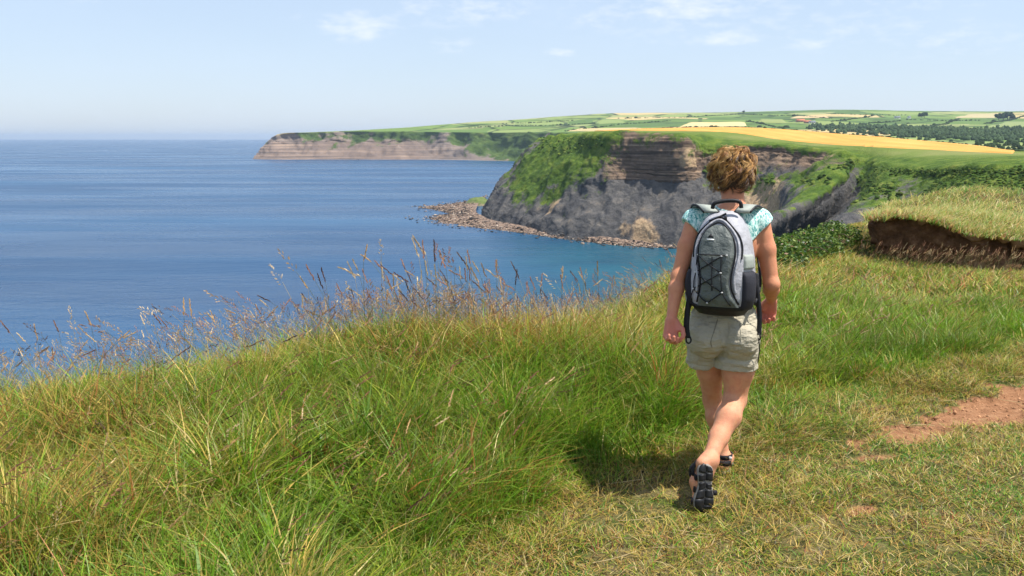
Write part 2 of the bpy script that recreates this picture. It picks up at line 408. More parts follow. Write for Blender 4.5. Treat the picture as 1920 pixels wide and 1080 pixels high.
def make_headland():
    sp = np.linspace(0, len(HC) - 1, 600)
    tp = span([6, 8, 26, 18, 16, 34, 34, 26, 44, 5])
    P = surf(HG, sp, tp, False, 4.0); A = np.clip(surf(HA, sp, tp, True), 0, 1)
    P0 = P.copy()
    T = np.broadcast_to(tp, P.shape[:2])
    N = normals(P)
    if N[300, 120, 2] < 0: N = -N
    face = sstep(4.7, 5.4, T) * (1 - .6 * sstep(8.7, 9.1, T))
    near = 600 / np.maximum(P[..., 1], 300)
    gul = 1 - np.abs(2 * fbm(P * np.array([1/34, 1/34, 1/130]), 3, 3) - 1) * 2
    gul2 = fbm(P * np.array([1/9., 1/9., 1/22.]), 4, 9) - .5
    fine = fbm(P * np.array([1/3.0, 1/3.0, 1/4.0]), 3, 21) - .5
    rock = A[..., 1] * (1 - A[..., 0] * .6)
    bed = vnoise(np.stack([P[..., 2] / 2.6 + .15 * gul2, P[..., 0] / 60, P[..., 1] / 60], -1), 5) - .5
    col = vnoise(P * np.array([1/3.2, 1/3.2, 1/40.]), 41) - .5
    cell = np.floor(P / np.array([4.5, 4.5, 3.2]) + (fine * .5)[..., None]); blk = hash01(cell[..., 0], cell[..., 1], cell[..., 2], 3) - .5
    cell2 = np.floor(P / np.array([11, 11, 6.0]) + (gul2 * 1.2)[..., None]); blk2 = hash01(cell2[..., 0], cell2[..., 1], cell2[..., 2], 8) - .5
    fine = fine + (blk * .5 + blk2 * .6) * (1 - .75 * A[..., 0]) * (.25 + .75 * A[..., 1])
    disp = face * np.clip(P[..., 1] / 850, .35, 1) * (gul * 5.5 + gul2 * 6.0 * (1 - .55 * A[..., 0]) + fine * 2.2 + rock * (bed * 2.6 + col * 3.6))
    lumps = (fbm2(P[..., 0], P[..., 1], 1/26., 4, 31) - .5) * 4.0 * sstep(3.2, 4.2, T) * (1 - face)
    P = P + N * disp[..., None]; P[..., 2] += lumps + (fbm2(P[..., 0], P[..., 1], 1/5., 3, 77) - .5) * .8 * A[..., 0] * sstep(3.3, 4.4, T)
    och = np.zeros(P.shape[:2])
    for (px, py, Y, r) in OCH:
        c = at(px, py, Y); dd = (P0 - c) / np.array([r * .8, r * 1.6, r])
        och = np.maximum(och, np.exp(-(dd ** 2).sum(-1)))
    # a fan of fallen sandstone at the foot
    c = at(1208, 440, 808); dd = (P0 - c) / np.array([24, 30, 13]); P = P + N * (6 * np.exp(-(dd ** 2).sum(-1)))[..., None]
    t = NT('cliff_and_turf')
    veg = t.attr('veg'); sand = t.attr('sand'); oc = t.attr('ochre'); fld = t.attr('field')
    nz = t.noise(.055, 6, .62); nf = t.noise(.5, 4, .6)
    streak = t.noise(1, 5, .6, t.coord('Object', (.09, .09, .022)))
    beds = t.noise(1, 3, .65, t.coord('Object', (.012, .012, .55)))
    shale = t.ramp(streak, [(.25, (.050, .050, .053)), (.48, (.092, .088, .086)), (.62, (.135, .124, .112)), (.80, (.26, .20, .14))])
    sst = t.ramp(beds, [(.3, (.070, .050, .040)), (.48, (.150, .105, .074)), (.6, (.26, .18, .12)), (.78, (.40, .29, .19))])
    rk = t.mix(t.map(t.math('ADD', sand, t.math('MULTIPLY', t.math('SUBTRACT', nz, .5), .8)), .3, .7), shale, sst)
    rk = t.mix(t.map(t.math('ADD', oc, t.math('MULTIPLY', t.math('SUBTRACT', streak, .5), 1.1)), .35, .62), rk,
               t.ramp(nf, [(.3, (.30, .20, .115)), (.7, (.50, .36, .22))]))
    g1 = t.ramp(t.noise(.09, 5, .65), [(.28, (.032, .062, .012)), (.46, (.072, .125, .016)), (.60, (.125, .175, .024)), (.8, (.23, .22, .06))])
    g2 = t.ramp(t.noise(.012, 4, .6), [(.35, (.115, .165, .030)), (.5, (.160, .205, .045)), (.68, (.240, .235, .085))])
    gr = t.mix(fld, g1, g2)
    v = t.map(t.math('ADD', veg, t.math('ADD', t.math('MULTIPLY', t.math('SUBTRACT', nz, .5), 1.5), t.math('MULTIPLY', t.math('SUBTRACT', nf, .5), .5))), .38, .60)
    t.base(t.mix(v, rk, gr)); t.rough(.92); t.spec(.12)
    h = t.math('ADD', t.noise(.45, 5, .65), t.math('MULTIPLY', t.noise(1.7, 3, .6), .4))
    t.nrm(t.bump(h, .9, 2.0))
    fieldmask = (1 - sstep(3.4, 4.1, T)).ravel()
    me = mesh_np('headland', P, grid_quads(*P.shape[:2]), None,
                 {'veg': A[..., 0].ravel(), 'sand': A[..., 1].ravel(), 'ochre': och.ravel(), 'field': fieldmask}, False)
    obj('headland', me, t.m, kind='structure')
    return P, sp, tp
HP, HSP, HTP = make_headland()

# ripe wheat on the headland: a crop sheet standing a little above the turf, with cut edges
def make_wheat():
    t = NT('ripe_wheat')
    rows = t.noise(1, 3, .6, t.coord('Object', (.05, .008, .05)))
    c = t.ramp(rows, [(.3, (.50, .24, .050)), (.5, (.59, .295, .066)), (.7, (.66, .36, .10))])
    t.base(t.mix(t.math('MULTIPLY', t.noise(.6, 4, .6), .35), c, (.40, .21, .045))); t.rough(.85); t.spec(.15)
    t.nrm(t.bump(t.noise(2.0, 3, .7), .6, .5))
    sp = np.linspace(1.15, 14.15, 260); tp = np.linspace(2.03, 2.97, 40)
    P = surf(HG, sp, tp, True)
    w = fbm2(sp * 1.0, np.zeros_like(sp), 2.0, 3, 8) - .5
    # uneven lower edge: narrower strips towards the ends
    ends = sstep(1.1, 2.0, sp) * (1 - .0 * sstep(12.2, 13.1, sp))
    for i in range(len(sp)):
        mid = P[i, 0]; P[i] = mid + (P[i] - mid) * (0.25 + .75 * ends[i]) * (1 + .06 * w[i])
    P[..., 2] += .9
    P[:, 0, 2] -= 1.6; P[:, -1, 2] -= 1.6; P[0, :, 2] -= 1.6; P[-1, :, 2] -= 1.6
    obj('wheat_field', mesh_np('wheat_field', P, grid_quads(*P.shape[:2])), t.m, kind='structure')
make_wheat()

# ------------------------------------------------------------------ far coast and hills
# each: H4 (beyond), H3 (skyline), H2, H1, T (cliff top / valley floor), B (foot of rock band), Mi, F (foot)
FC = [
 [(532,253,4500),(530,253,4400),(524,255,4330),(516,258,4290),(502,264,4240),(494,272,4220),(486,283,4200),(474,297,0)],
 [(545,252,4700),(541,250.2,4450),(536,250,4330),(532,250,4260),(527,250.4,4180),(526.5,262,4172),(512,272,4160),(497,297.4,0)],
 [(600,251,4900),(600,249,4600),(592,248.0,4400),(586,247.8,4260),(580,248.2,4160),(580,259,4150),(576,268,4135),(570,297.6,0)],
 [(660,248,5100),(660,246,4700),(656,245.2,4450),(652,245.2,4260),(650,246.2,4130),(650,257,4120),(646,267,4100),(640,297.7,0)],
 [(745,243,5300),(745,240.5,4900),(742,240.2,4600),(740,242.0,4300),(740,246,4080),(740,256,4065),(738,268,4050),(735,297.8,0)],
 [(840,234,5600),(838,232.5,5100),(836,235,4800),(835,241.5,4350),(833,247.5,4000),(833,256,3990),(832,270,3965),(830,298,0)],
 [(930,228,5900),(930,226,5300),(930,231,4800),(930,240.5,4200),(930,248.5,3850),(930,258,3830),(930,274,3800),(930,300,0)],
 [(1040,221,6200),(1040,219,5500),(1040,228,4800),(1040,240,4100),(1040,248.5,3600),(1040,260,3570),(1040,278,3530),(1040,303,0)],
 [(1160,215,6400),(1160,213,5600),(1160,225,4700),(1160,238,3900),(1160,250,3200),(1160,264,3150),(1160,282,3100),(1160,306,0)],
 [(1300,212,6600),(1300,211,5700),(1300,222,4600),(1300,236,3600),(1300,252,2700),(1300,256,2500),(1300,262,2300),(1300,268,2100)],
 [(1440,210,6600),(1440,208.6,5700),(1440,221,4500),(1440,238,3300),(1440,256,2400),(1440,262,2250),(1440,268,2000),(1440,276,1800)],
 [(1560,208,6600),(1560,205.8,5600),(1560,221,4400),(1560,240,3100),(1560,262,2200),(1560,268,2000),(1560,276,1800),(1560,286,1600)],
 [(1700,209,6600),(1700,207.6,5600),(1700,224,4300),(1700,244,2900),(1700,266,2000),(1700,274,1800),(1700,284,1600),(1700,296,1400)],
 [(1850,210,6600),(1850,209,5500),(1850,226,4200),(1850,247,2700),(1850,268,1850),(1850,277,1650),(1850,286,1450),(1850,298,1200)],
 [(1960,210,6600),(1960,208,5500),(1960,227,4200),(1960,250,2600),(1960,269,1800),(1960,277,1600),(1960,285,1400),(1960,296,1100)],
 [(2300,212,6600),(2300,208,5500),(2300,227,4200),(2300,250,2600),(2300,269,1800),(2300,277,1600),(2300,285,1400),(2300,296,1000)],
 [(3000,212,6600),(3000,208,5500),(3000,227,4200),(3000,250,2600),(3000,269,1800),(3000,277,1600),(3000,285,1400),(3000,296,900)],
]
FV = [[1,.5,.2,.15,.0]] * 2 + [[1,.55,.60,.42,.0], [1,.55,.70,.45,.0], [1,.7,.72,.42,.05], [1,.7,.55,.45,.1], [1,.8,.8,.9,.45], [1,.7,.7,.95,.6], [1,.8,.8,1,.7]] + [[1,1,1,1,1]] * 8
FP_ = [[0,0,.3,.8,1]] * 4 + [[0,0,.3,.7,.8], [0,0,.2,.5,.6], [0,0,.1,.2,.2]] + [[0,0,0,.1,.1]] * 10
def far_grid():
    G = []; A = []
    for c, v, p in zip(FC, FV, FP_):
        pts = [lev(px, py, SEA + 3) if D == 0 else at(px, py, D) for (px, py, D) in c]
        H4, F = pts[0], pts[-1]
        back = H4 * np.array([1.3, 1.3, 1]) + np.array([0, 0, -60.0])
        if back[2] < SEA - 5 or c is FC[0]: back[2] = SEA - 8
        foot = F * np.array([.992, .992, 0]) + np.array([0, 0, SEA - 5]) if c[-1][2] == 0 else F * np.array([.9, .9, 1]) + np.array([0, 0, -10])
        G.append([back] + pts + [foot])
        A.append([[1, 0]] * 4 + [[1, 0]] + [[v[k], p[k]] for k in range(1, 5)] + [[0, 0]])
    return np.array(G), np.array([[list(e) for e in r] for r in A], float)
FG, FA = far_grid()
def make_far():
    sp = np.linspace(0, len(FC) - 1, 420); tp = span([4, 8, 22, 22, 20, 14, 14, 16, 3])
    P = surf(FG, sp, tp, True); A = np.clip(surf(FA, sp, tp, True), 0, 1)
    T = np.broadcast_to(tp, P.shape[:2]); S = np.broadcast_to(sp[:, None], P.shape[:2])
    N = normals(P)
    if N[300, 60, 2] < 0: N = -N
    cliff = sstep(4.9, 5.4, T) * (1 - sstep(8.3, 9, S)) * (1 - .6 * sstep(7.6, 8, T))
    g = fbm(P * np.array([1/70., 1/70., 1/150.]), 4, 3) - .5
    g2 = fbm(P * np.array([1/22., 1/22., 1/30.]), 3, 8) - .5
    P = P + N * (cliff * (g * 60 + g2 * 20))[..., None]; paint = sstep(4.9, 5.4, T) * (1 - sstep(8.3, 9, S))
    P[..., 2] += (fbm2(P[..., 0], P[..., 1], 1/420., 4, 12) - .5) * 20 * (1 - cliff) * sstep(1.2, 2.6, T) * (1 - sstep(3.6, 4.6, T) * (S < 9)) * sstep(4, 6, S)
    t = NT('far_land')
    co = t.coord('Object', (1 / 300., 1 / 420., 0))
    wob = t.n.new('ShaderNodeVectorMath'); wob.operation = 'ADD'
    t.l.new(co, wob.inputs[0])
    nn = t.noise(.0012, 2, .5, out='Color'); sc = t.n.new('ShaderNodeVectorMath'); sc.operation = 'SCALE'; sc.inputs['Scale'].default_value = .5
    t.l.new(nn, sc.inputs[0]); t.l.new(sc.outputs[0], wob.inputs[1])
    vc = t.voronoi(1.0, wob.outputs[0], 'F1', 'CHEBYCHEV', .85, 'Color')
    bw = t.n.new('ShaderNodeSeparateColor'); t.l.new(vc, bw.inputs[0])
    fields = t.ramp(bw.outputs[0], [(0, (.085, .140, .036)), (.2, (.125, .190, .045)), (.36, (.195, .245, .075)), (.5, (.105, .165, .040)), (.62, (.250, .270, .105)),
                                    (.76, (.140, .205, .050)), (.86, (.42, .33, .15)), (.95, (.20, .25, .08))], 'CONSTANT')
    edge = t.voronoi(1.0, wob.outputs[0], 'DISTANCE_TO_EDGE', rand=.85)
    hed = t.math('MULTIPLY', t.map(edge, .018, .035, 1, 0), t.map(t.noise(.01, 2), .3, .55, .2, 1))
    fields = t.mix(hed, fields, (.022, .040, .014))
    fields = t.mix(t.map(t.noise(.0035, 5, .6), .56, .70), fields, (.055, .090, .026))
    veg = t.attr('veg'); pk = t.attr('pink'); cl = t.attr('cliff')
    nz = t.noise(.012, 5, .6); beds = t.noise(1, 3, .6, t.coord('Object', (.002, .002, .12)))
    rk = t.ramp(beds, [(.3, (.10, .085, .080)), (.5, (.19, .15, .125)), (.7, (.30, .225, .17))])
    pkc = t.ramp(beds, [(.3, (.085, .068, .060)), (.5, (.17, .125, .10)), (.7, (.29, .21, .155))])
    rk = t.mix(t.map(t.math('ADD', pk, t.math('SUBTRACT', nz, .5)), .4, .75), rk, pkc)
    cg = t.ramp(t.noise(.02, 5, .6), [(.3, (.028, .052, .014)), (.6, (.075, .115, .024)), (.8, (.16, .17, .06))])
    v = t.map(t.math('ADD', veg, t.math('MULTIPLY', t.math('SUBTRACT', nz, .5), 1.6)), .42, .6)
    cc = t.mix(v, rk, cg)
    t.base(t.mix(cl, fields, cc)); t.rough(.95); t.spec(.1)
    t.nrm(t.bump(t.noise(.08, 4, .6), .6, 5))
    me = mesh_np('hills', P, grid_quads(*P.shape[:2]), None, {'veg': A[..., 0].ravel(), 'pink': A[..., 1].ravel(), 'cliff': paint.ravel()})
    obj('hills', me, t.m, kind='structure')
    return P
FPTS = make_far()
FSP = np.linspace(0, len(FC) - 1, 420); FTP = span([4, 8, 22, 22, 20, 14, 14, 16, 3])
def pix(P):                                       # where points fall in the 1920 frame (used to pick spots on the hills)
    d = P - np.array([0, 0, CAM_H]); c, s = math.cos(PITCH), math.sin(PITCH)
    dep = d[..., 1] * c - d[..., 2] * s; up = d[..., 1] * s + d[..., 2] * c
    return 960 + FPX * d[..., 0] / dep, 540 - FPX * up / dep
F_PX, F_PY = pix(FPTS)
def hill_spot(px, py):                            # nearest point of the hill sheet, its front slopes only
    T = np.broadcast_to(FTP, F_PX.shape)
    e = (F_PX - px) ** 2 + ((F_PY - py) * 3) ** 2 + 1e6 * ((T < 1.9) | (T > 6.5))
    i = np.unravel_index(np.argmin(e), e.shape); return FPTS[i].copy()
H_PX, H_PY = pix(HP)
def head_spot(px, py):
    T = np.broadcast_to(HTP, H_PX.shape)
    e = (H_PX - px) ** 2 + ((H_PY - py) * 2) ** 2 + 1e6 * (T < 2.0)
    i = np.unravel_index(np.argmin(e), e.shape); return HP[i].copy()

# pale stubble fields on the hills: thin raised crop sheets laid on the slope
def crop_sheet(corners, c, n=14):
    A, B, C_, D_ = [hill_spot(*k) for k in corners]     # near-left, near-right, far-right, far-left
    u = np.linspace(0, 1, n)[:, None, None]; v = np.linspace(0, 1, n)[None, :, None]
    P = (A * (1 - u) + B * u) * (1 - v) + (D_ * (1 - u) + C_ * u) * v
    from mathutils.bvhtree import BVHTree
    P = P.copy()
    for i in range(n):
        for j in range(n):
            h = HILL_BVH.ray_cast(Vector((P[i, j, 0], P[i, j, 1], 900)), Vector((0, 0, -1)))
            if h[0] is not None: P[i, j, 2] = h[0].z + 2.2
    P[0, :, 2] -= 3.5; P[-1, :, 2] -= 3.5; P[:, 0, 2] -= 3.5; P[:, -1, 2] -= 3.5
    t = NT('crop'); t.base(t.mix(t.noise(.01, 4), tuple(k * .85 for k in c), tuple(min(1, k * 1.12) for k in c))); t.rough(.95); t.spec(.1)
    obj('crop_field', mesh_np('crop_field', P, grid_quads(n, n)), t.m, kind='structure')
from mathutils.bvhtree import BVHTree
HILL_BVH = BVHTree.FromPolygons([tuple(v) for v in FPTS.reshape(-1, 3)], [tuple(q) for q in grid_quads(*FPTS.shape[:2]).tolist()])
HEAD_BVH = BVHTree.FromPolygons([tuple(v) for v in HP.reshape(-1, 3)], [tuple(q) for q in grid_quads(*HP.shape[:2]).tolist()])
for cs, c in [([(1270, 238.5), (1405, 237.5), (1400, 229.5), (1292, 229.5)], (.56, .43, .20)),
              ([(1050, 246), (1240, 244), (1200, 240), (1085, 240)], (.42, .33, .16)),
              ([(1480, 222), (1558, 221), (1550, 217.5), (1490, 218)], (.46, .34, .18)),
              ([(1785, 222), (1868, 222), (1880, 212), (1815, 214)], (.38, .32, .17)),
              ([(1660, 240), (1745, 240), (1738, 233), (1690, 233)], (.20, .24, .08)),
              ([(1840, 240), (1930, 240), (1940, 228), (1890, 228)], (.20, .24, .09)),
              ([(1420, 230), (1480, 231), (1470, 224), (1425, 223)], (.22, .25, .08))]:
    crop_sheet(cs, c)

# ------------------------------------------------------------------ shore platform and boulders
SH_OUT = [(1420,476),(1340,468),(1275,463),(1180,458),(1085,448),(985,434),(905,425),(850,420),(812,411),(800,405),(822,400),(852,399),(838,394),(808,388),(784,384),(826,379),(866,374),(905,368)]
SH_IN = [(1430,466),(1345,462),(1262,452),(1180,447),(1090,440),(990,424),(925,412),(905,404),(898,401),(893,399),(893,397),(893,395),(893,393),(893,391),(894,388),(896,384),(899,378),(915,364)]
def make_shore():
    out = np.array([lev(px - 4, py + 5, SEA - .6) for px, py in SH_OUT]); inn = np.array([lev(px, py + 1, SEA + 4.0) for px, py in SH_IN])
    sp = np.linspace(0, len(SH_OUT) - 1, 300)
    O = cr1(out, sp); I = cr1(inn, sp)
    v = np.linspace(0, 1, 34)
    P = I[:, None] * (1 - v)[None, :, None] + O[:, None] * v[None, :, None]
    P[..., 2] = (SEA + 4.2) - 4.9 * v[None, :] ** 1.1
    P[..., 2] += (fbm2(P[..., 0], P[..., 1], 1/7., 4, 5) - .5) * 3.0 + (fbm2(P[..., 0], P[..., 1], 1/22., 3, 15) - .5) * 2.0 * v[None, :]
    t = NT('shore_rock')
    t.base(t.ramp(t.noise(.35, 5, .65), [(.28, (.04, .032, .028)), (.45, (.13, .092, .07)), (.6, (.27, .185, .13)), (.75, (.45, .33, .24))]))
    t.rough(.85); t.spec(.25); t.nrm(t.bump(t.noise(.9, 4, .6), .9, .9))
    obj('beach', mesh_np('beach', P, grid_quads(*P.shape[:2])), t.m, kind='structure')
    # boulders
    r = np.random.default_rng(5); mb = MB()
    base = np.array([(-1,-1,-1),(1,-1,-1),(1,1,-1),(-1,1,-1),(-1,-1,1),(1,-1,1),(1,1,1),(-1,1,1)], float) * .58
    q = np.array([(0,3,2,1),(4,5,6,7),(0,1,5,4),(1,2,6,5),(2,3,7,6),(3,0,4,7)])
    pal = np.array([(.035,.03,.028),(.075,.058,.048),(.16,.115,.085),(.32,.235,.175),(.52,.42,.33)])
    for k in range(5200):
        i = r.integers(0, 300); j = min(33, int(r.beta(2.2, 1.3) * 34))
        p = P[i, j] + np.array([r.normal(0, 3), r.normal(0, 3), 0]); 
        if r.random() < .06: p = O[i] * np.array([1, 1, 0]) + np.array([r.normal(-6, 9), r.normal(-4, 9), SEA + .1])
        s = .68 * r.lognormal(-.1, .5) * np.array([r.uniform(.7, 1.6), r.uniform(.7, 1.6), r.uniform(.5, .9)])
        a = r.uniform(0, 6.28); c_, s_ = math.cos(a), math.sin(a)
        V = base * s * r.uniform(.72, 1.25, (8, 3)); V = np.stack([V[:, 0] * c_ - V[:, 1] * s_, V[:, 0] * s_ + V[:, 1] * c_, V[:, 2]], -1) + p + np.array([0, 0, .15])
        mb.add(V, q, None, pal[min(4, int(r.beta(1.4, 1.8) * 5))])
    t = NT('boulder_rock'); t.base(t.attr('col', 'Color')); t.rough(.85); t.spec(.25)
    obj('shore_boulders', mb.mesh('shore_boulders', False), t.m, kind='stuff', label='fallen boulders strewn along the foot of the headland', cat='boulders')
    # small grassy stack beside the point
    th = np.linspace(0, 2 * math.pi, 40, endpoint=False); rr = np.linspace(0, 1, 12)
    c = lev(897, 381, SEA + 2)
    V = []
    for a in th:
        for q_ in rr:
            x = q_ * 20 * math.cos(a); y = q_ * 26 * math.sin(a)
            h = 11 * (1 - q_ ** 2.6) + 2.2 * (vnoise(np.array([x / 5, y / 5, .3]), 4) - .5)
            V.append((c[0] + x, c[1] + y, SEA - 1 + h))
    n = len(rr); quads = [(i * n + k, ((i + 1) % 40) * n + k, ((i + 1) % 40) * n + k + 1, i * n + k + 1) for i in range(40) for k in range(n - 1)]
    me = mesh_np('grassy_knoll', V, quads)
    t = NT('knoll'); 
    gz = t.n.new('ShaderNodeNewGeometry'); sz = t.n.new('ShaderNodeSeparateXYZ'); t.l.new(gz.outputs['Normal'], sz.inputs[0])
    g = t.ramp(t.noise(.3, 4), [(.3, (.05, .09, .015)), (.7, (.13, .16, .035))])
    t.base(t.mix(t.map(t.math('ADD', sz.outputs[2], t.math('MULTIPLY', t.noise(.25, 4), .3)), .75, .95), (.22, .16, .11), g)); t.rough(.9)
    obj('grassy_knoll', me, t.m, kind='structure')
make_shore()

# ------------------------------------------------------------------ woods, hedges, scrub, farms
_LP = {}
def lump(mb, c, rx, ry, rz, r, col, n=(6, 5), jag=.35):
    key = (n, jag)
    if key not in _LP:
        m = n[0]; e = np.linspace(-.35, math.pi / 2, n[1]); L = []
        for _ in range(24):
            a = np.linspace(0, 2 * math.pi, m, endpoint=False) + r.uniform(0, 6); k = 1 + r.uniform(-jag, jag, (n[1], m))
            U = np.stack([k * np.cos(e)[:, None] * np.cos(a), k * np.cos(e)[:, None] * np.sin(a), k * np.sin(e)[:, None]], -1).reshape(-1, 3)
            L.append((U, r.uniform(.65, 1.4, (len(U), 1))))
        q = np.array([(i * m + k, i * m + (k + 1) % m, (i + 1) * m + (k + 1) % m, (i + 1) * m + k) for i in range(n[1] - 1) for k in range(m)])
        _LP[key] = (L, q)
    L, q = _LP[key]; U, F = L[r.integers(0, 24)]
    mb.add(U * np.array([rx, ry, rz]) + np.asarray(c), q, None, np.minimum(F * np.asarray(col)[None], 1))
def drop(bvh, x, y):
    h = bvh.ray_cast(Vector((x, y, 900)), Vector((0, 0, -1))); return h[0].z if h[0] is not None else None
def woods():
    r = np.random.default_rng(11); mb = MB()
    # the dark wooded valley beyond the wheat
    poly = [((1545, 245), (1600, 235), 130), ((1600, 242), (1720, 238), 190), ((1640, 252), (1780, 248), 260), ((1720, 256), (1850, 246), 260), ((1800, 262), (1940, 250), 330), ((1860, 250), (1960, 240), 150)]
    for (a, b, n) in poly:
        A, B = hill_spot(*a), hill_spot(*b)
        for k in range(n):
            f = r.random(); p = A * (1 - f) + B * f + np.array([r.normal(0, 45), r.normal(0, 130), 0])
            z = drop(HILL_BVH, p[0], p[1])
            if z is None: continue
            s = r.uniform(4, 7.5); g = r.uniform(.7, 1.3)
            lump(mb, (p[0], p[1], z + 1), s, s, s * r.uniform(.9, 1.4), r, (.050 * g, .080 * g, .034 * g))
    obj('woodland', mb.mesh('woodland'), M_SCRUB, kind='stuff', label='dark wooded valley beyond the ripe wheat field', cat='woodland')
    # hedgerows on the hills
    mb = MB()
    hl = [((1060, 246), (1130, 238)), ((1130, 238), (1260, 226)), ((1000, 236), (1120, 231)), ((880, 240), (1000, 236)), ((1400, 228), (1480, 240)), ((1240, 240), (1430, 238)),
          ((1560, 214), (1700, 216)), ((1745, 238), (1800, 222)), ((1850, 232), (1920, 218)), ((1560, 228), (1640, 216)), ((1290, 220), (1390, 214)), ((1390, 214), (1560, 222)), ((1700, 224), (1840, 226)), ((1620, 232), (1690, 226)), ((1160, 222), (1290, 220)), ((940, 232), (1080, 226))]
    for a, b in hl:
        A, B = hill_spot(*a), hill_spot(*b); L = np.linalg.norm(B - A); n = int(min(160, L / 9))
        for k in range(n):
            f = (k + r.uniform(-.4, .4)) / n; p = A * (1 - f) + B * f + np.array([r.normal(0, 2), r.normal(0, 6), 0])
            if r.random() < .18: continue
            z = drop(HILL_BVH, p[0], p[1])
            if z is None: continue
            s = r.uniform(2.2, 4.2) * (2.0 if r.random() < .07 else 1); g = r.uniform(.7, 1.25)
            lump(mb, (p[0], p[1], z), s * 1.4, s * 1.4, s, r, (.028 * g, .046 * g, .014 * g), (5, 4))
    obj('hedgerows', mb.mesh('hedgerows'), M_SCRUB, kind='stuff', label='dark hedgerows between the fields on the far hills', cat='hedges')
    # hedge along the top of the wheat and bushes at its right end
    mb = MB()
    S = np.linspace(2.0, 14.5, 330); E = surf(HG, S, np.array([1.93]), True)[:, 0]
    for i in range(len(S)):
        if r.random() < .35: continue
        s = r.uniform(.7, 1.5) * (1.5 if r.random() < .05 else 1); g = r.uniform(.7, 1.3)
        lump(mb, E[i] + np.array([r.normal(0, 1), r.normal(0, 2), .2]), s * 1.3, s * 1.3, s * 1.1, r, (.030 * g, .050 * g, .014 * g), (5, 4))
    for k in range(120):
        px = r.uniform(1830, 2000); py = r.uniform(266, 280); A = hill_spot(px, py); s = r.uniform(2, 4.5); g = r.uniform(.7, 1.3)
        lump(mb, A, s * 1.2, s * 1.2, s * 1.3, r, (.026 * g, .045 * g, .014 * g), (6, 4))
    obj('field_hedge', mb.mesh('field_hedge'), M_SCRUB, kind='stuff', label='low dark hedge running along the top of the wheat field', cat='hedge')
    # scrub on the slopes of the cove and on the headland
    mb = MB()
    spots = [(1640, 1930, 318, 372, 1700, .42), (1420, 1600, 300, 345, 260, 1.0), (1000, 1130, 258, 290, 160, .9), (1560, 1760, 330, 430, 420, .9), (1285, 1330, 290, 330, 120, 1.0)]
    TT = np.broadcast_to(HTP, H_PX.shape)
    for (x0, x1, y0, y1, n, sz) in spots:
        idx = np.argwhere((H_PX > x0) & (H_PX < x1) & (H_PY > y0) & (H_PY < y1) & (TT > 4.6) & (TT < 9))
        for i, j in idx[r.integers(0, len(idx), n)]:
            if HVEG[i, j] + (fbm2(np.array([HP[i, j, 0]]), np.array([HP[i, j, 2]]), .07, 3, 6)[0] - .5) * 1.4 < .62: continue
            p = HP[i, j]; s = r.uniform(.8, 1.9) * sz; g = r.uniform(.6, 1.4)
            c = (.045, .082, .014) if r.random() < .65 else (.095, .125, .024)
            lump(mb, p + r.normal(0, .6, 3), s * r.uniform(1, 1.7), s * r.uniform(1, 1.7), s * r.uniform(.6, 1), r, tuple(k * g for k in c), (6, 4), .35)
    obj('scrub', mb.mesh('scrub'), M_SCRUB, kind='stuff', label='gorse and bracken scrub on the slopes of the cove', cat='scrub')
HVEG = np.clip(surf(HA, HSP, HTP, True), 0, 1)[..., 0]
woods()

M_WALLW = plain('whitewash', (.78, .76, .70), .8); M_WALLB = plain('brick_wall', (.38, .24, .17), .85, .2, .4)
M_PANT = plain('pantiles', (.42, .15, .085), .8, .2, .5); M_SLATE = plain('slate', (.13, .14, .16), .6, .3, .5)
M_GLASS = plain('dark_window', (.03, .035, .04), .15, .5); M_DOOR = plain('barn_door', (.10, .07, .05), .7)
def house(px, py, L, W, H, rot, wall, roof, label, n_win, name='farmhouse', cat='house'):
    p = hill_spot(px, py); z = drop(HILL_BVH, p[0], p[1])
    root = obj(name, None, label=label, cat=cat); root.location = (p[0], p[1], (z if z is not None else p[2]) - .5); root.rotation_euler = (0, 0, rot)
    mb = MB(); l, w = L / 2, W / 2; R = W * .42
    mb.add([(-l,-w,0),(l,-w,0),(l,w,0),(-l,w,0),(-l,-w,H),(l,-w,H),(l,w,H),(-l,w,H),(-l,0,H+R),(l,0,H+R)],
           [(0,1,5,4),(2,3,7,6),(1,2,6,5),(3,0,4,7)], [(5,6,9),(7,4,8)])
    obj('wall', mb.mesh('wall', False), wall, root)
    for s in (-1, 1):
        mb = MB(); e = .5
        A = np.array([(-l - e, s * (w + e), H - .25), (l + e, s * (w + e), H - .25), (l + e, 0, H + R + .18), (-l - e, 0, H + R + .18)])
        B = A + np.array([0, 0, .3]); mb.add(np.concatenate([A, B]), [(0,1,2,3),(4,7,6,5),(0,4,5,1),(1,5,6,2),(2,6,7,3),(3,7,4,0)])
        obj('roof', mb.mesh('roof', False), roof, root)
    for k in range(n_win):
        x = -l + L * (k + .5) / n_win; mb = MB()
        mb.box((x, -w - .04, H * .58), (L / n_win * .2, 0, 0), (0, .06, 0), (0, 0, H * .18)); obj('window', mb.mesh('window', False), M_GLASS, root)
    mb = MB(); mb.box((l * .15, -w - .05, H * .3), (1.3, 0, 0), (0, .07, 0), (0, 0, H * .3)); obj('door', mb.mesh('door', False), M_DOOR, root)
    mb = MB(); mb.box((l * .7, 0, H + R + .7), (.7, 0, 0), (0, .5, 0), (0, 0, 1.1)); obj('chimney', mb.mesh('chimney', False), wall, root)
house(1499, 229, 34, 14, 6.5, .15, M_WALLB, M_PANT, 'long farm building with red tiled roof, leftmost in the hillside farmstead', 5)
house(1512, 231, 26, 12, 6, -.3, M_WALLB, M_PANT, 'shorter red roofed farm building in the middle of the hillside farmstead', 4)
house(1524, 231, 24, 11, 5, .1, M_WALLW, M_SLATE, 'pale low barn at the right end of the hillside farmstead', 3, 'barn', 'barn')
house(1684, 222, 26, 10, 6, .1, M_WALLW, M_SLATE, 'white farmhouse on the far hillside, left of its white neighbour', 4)
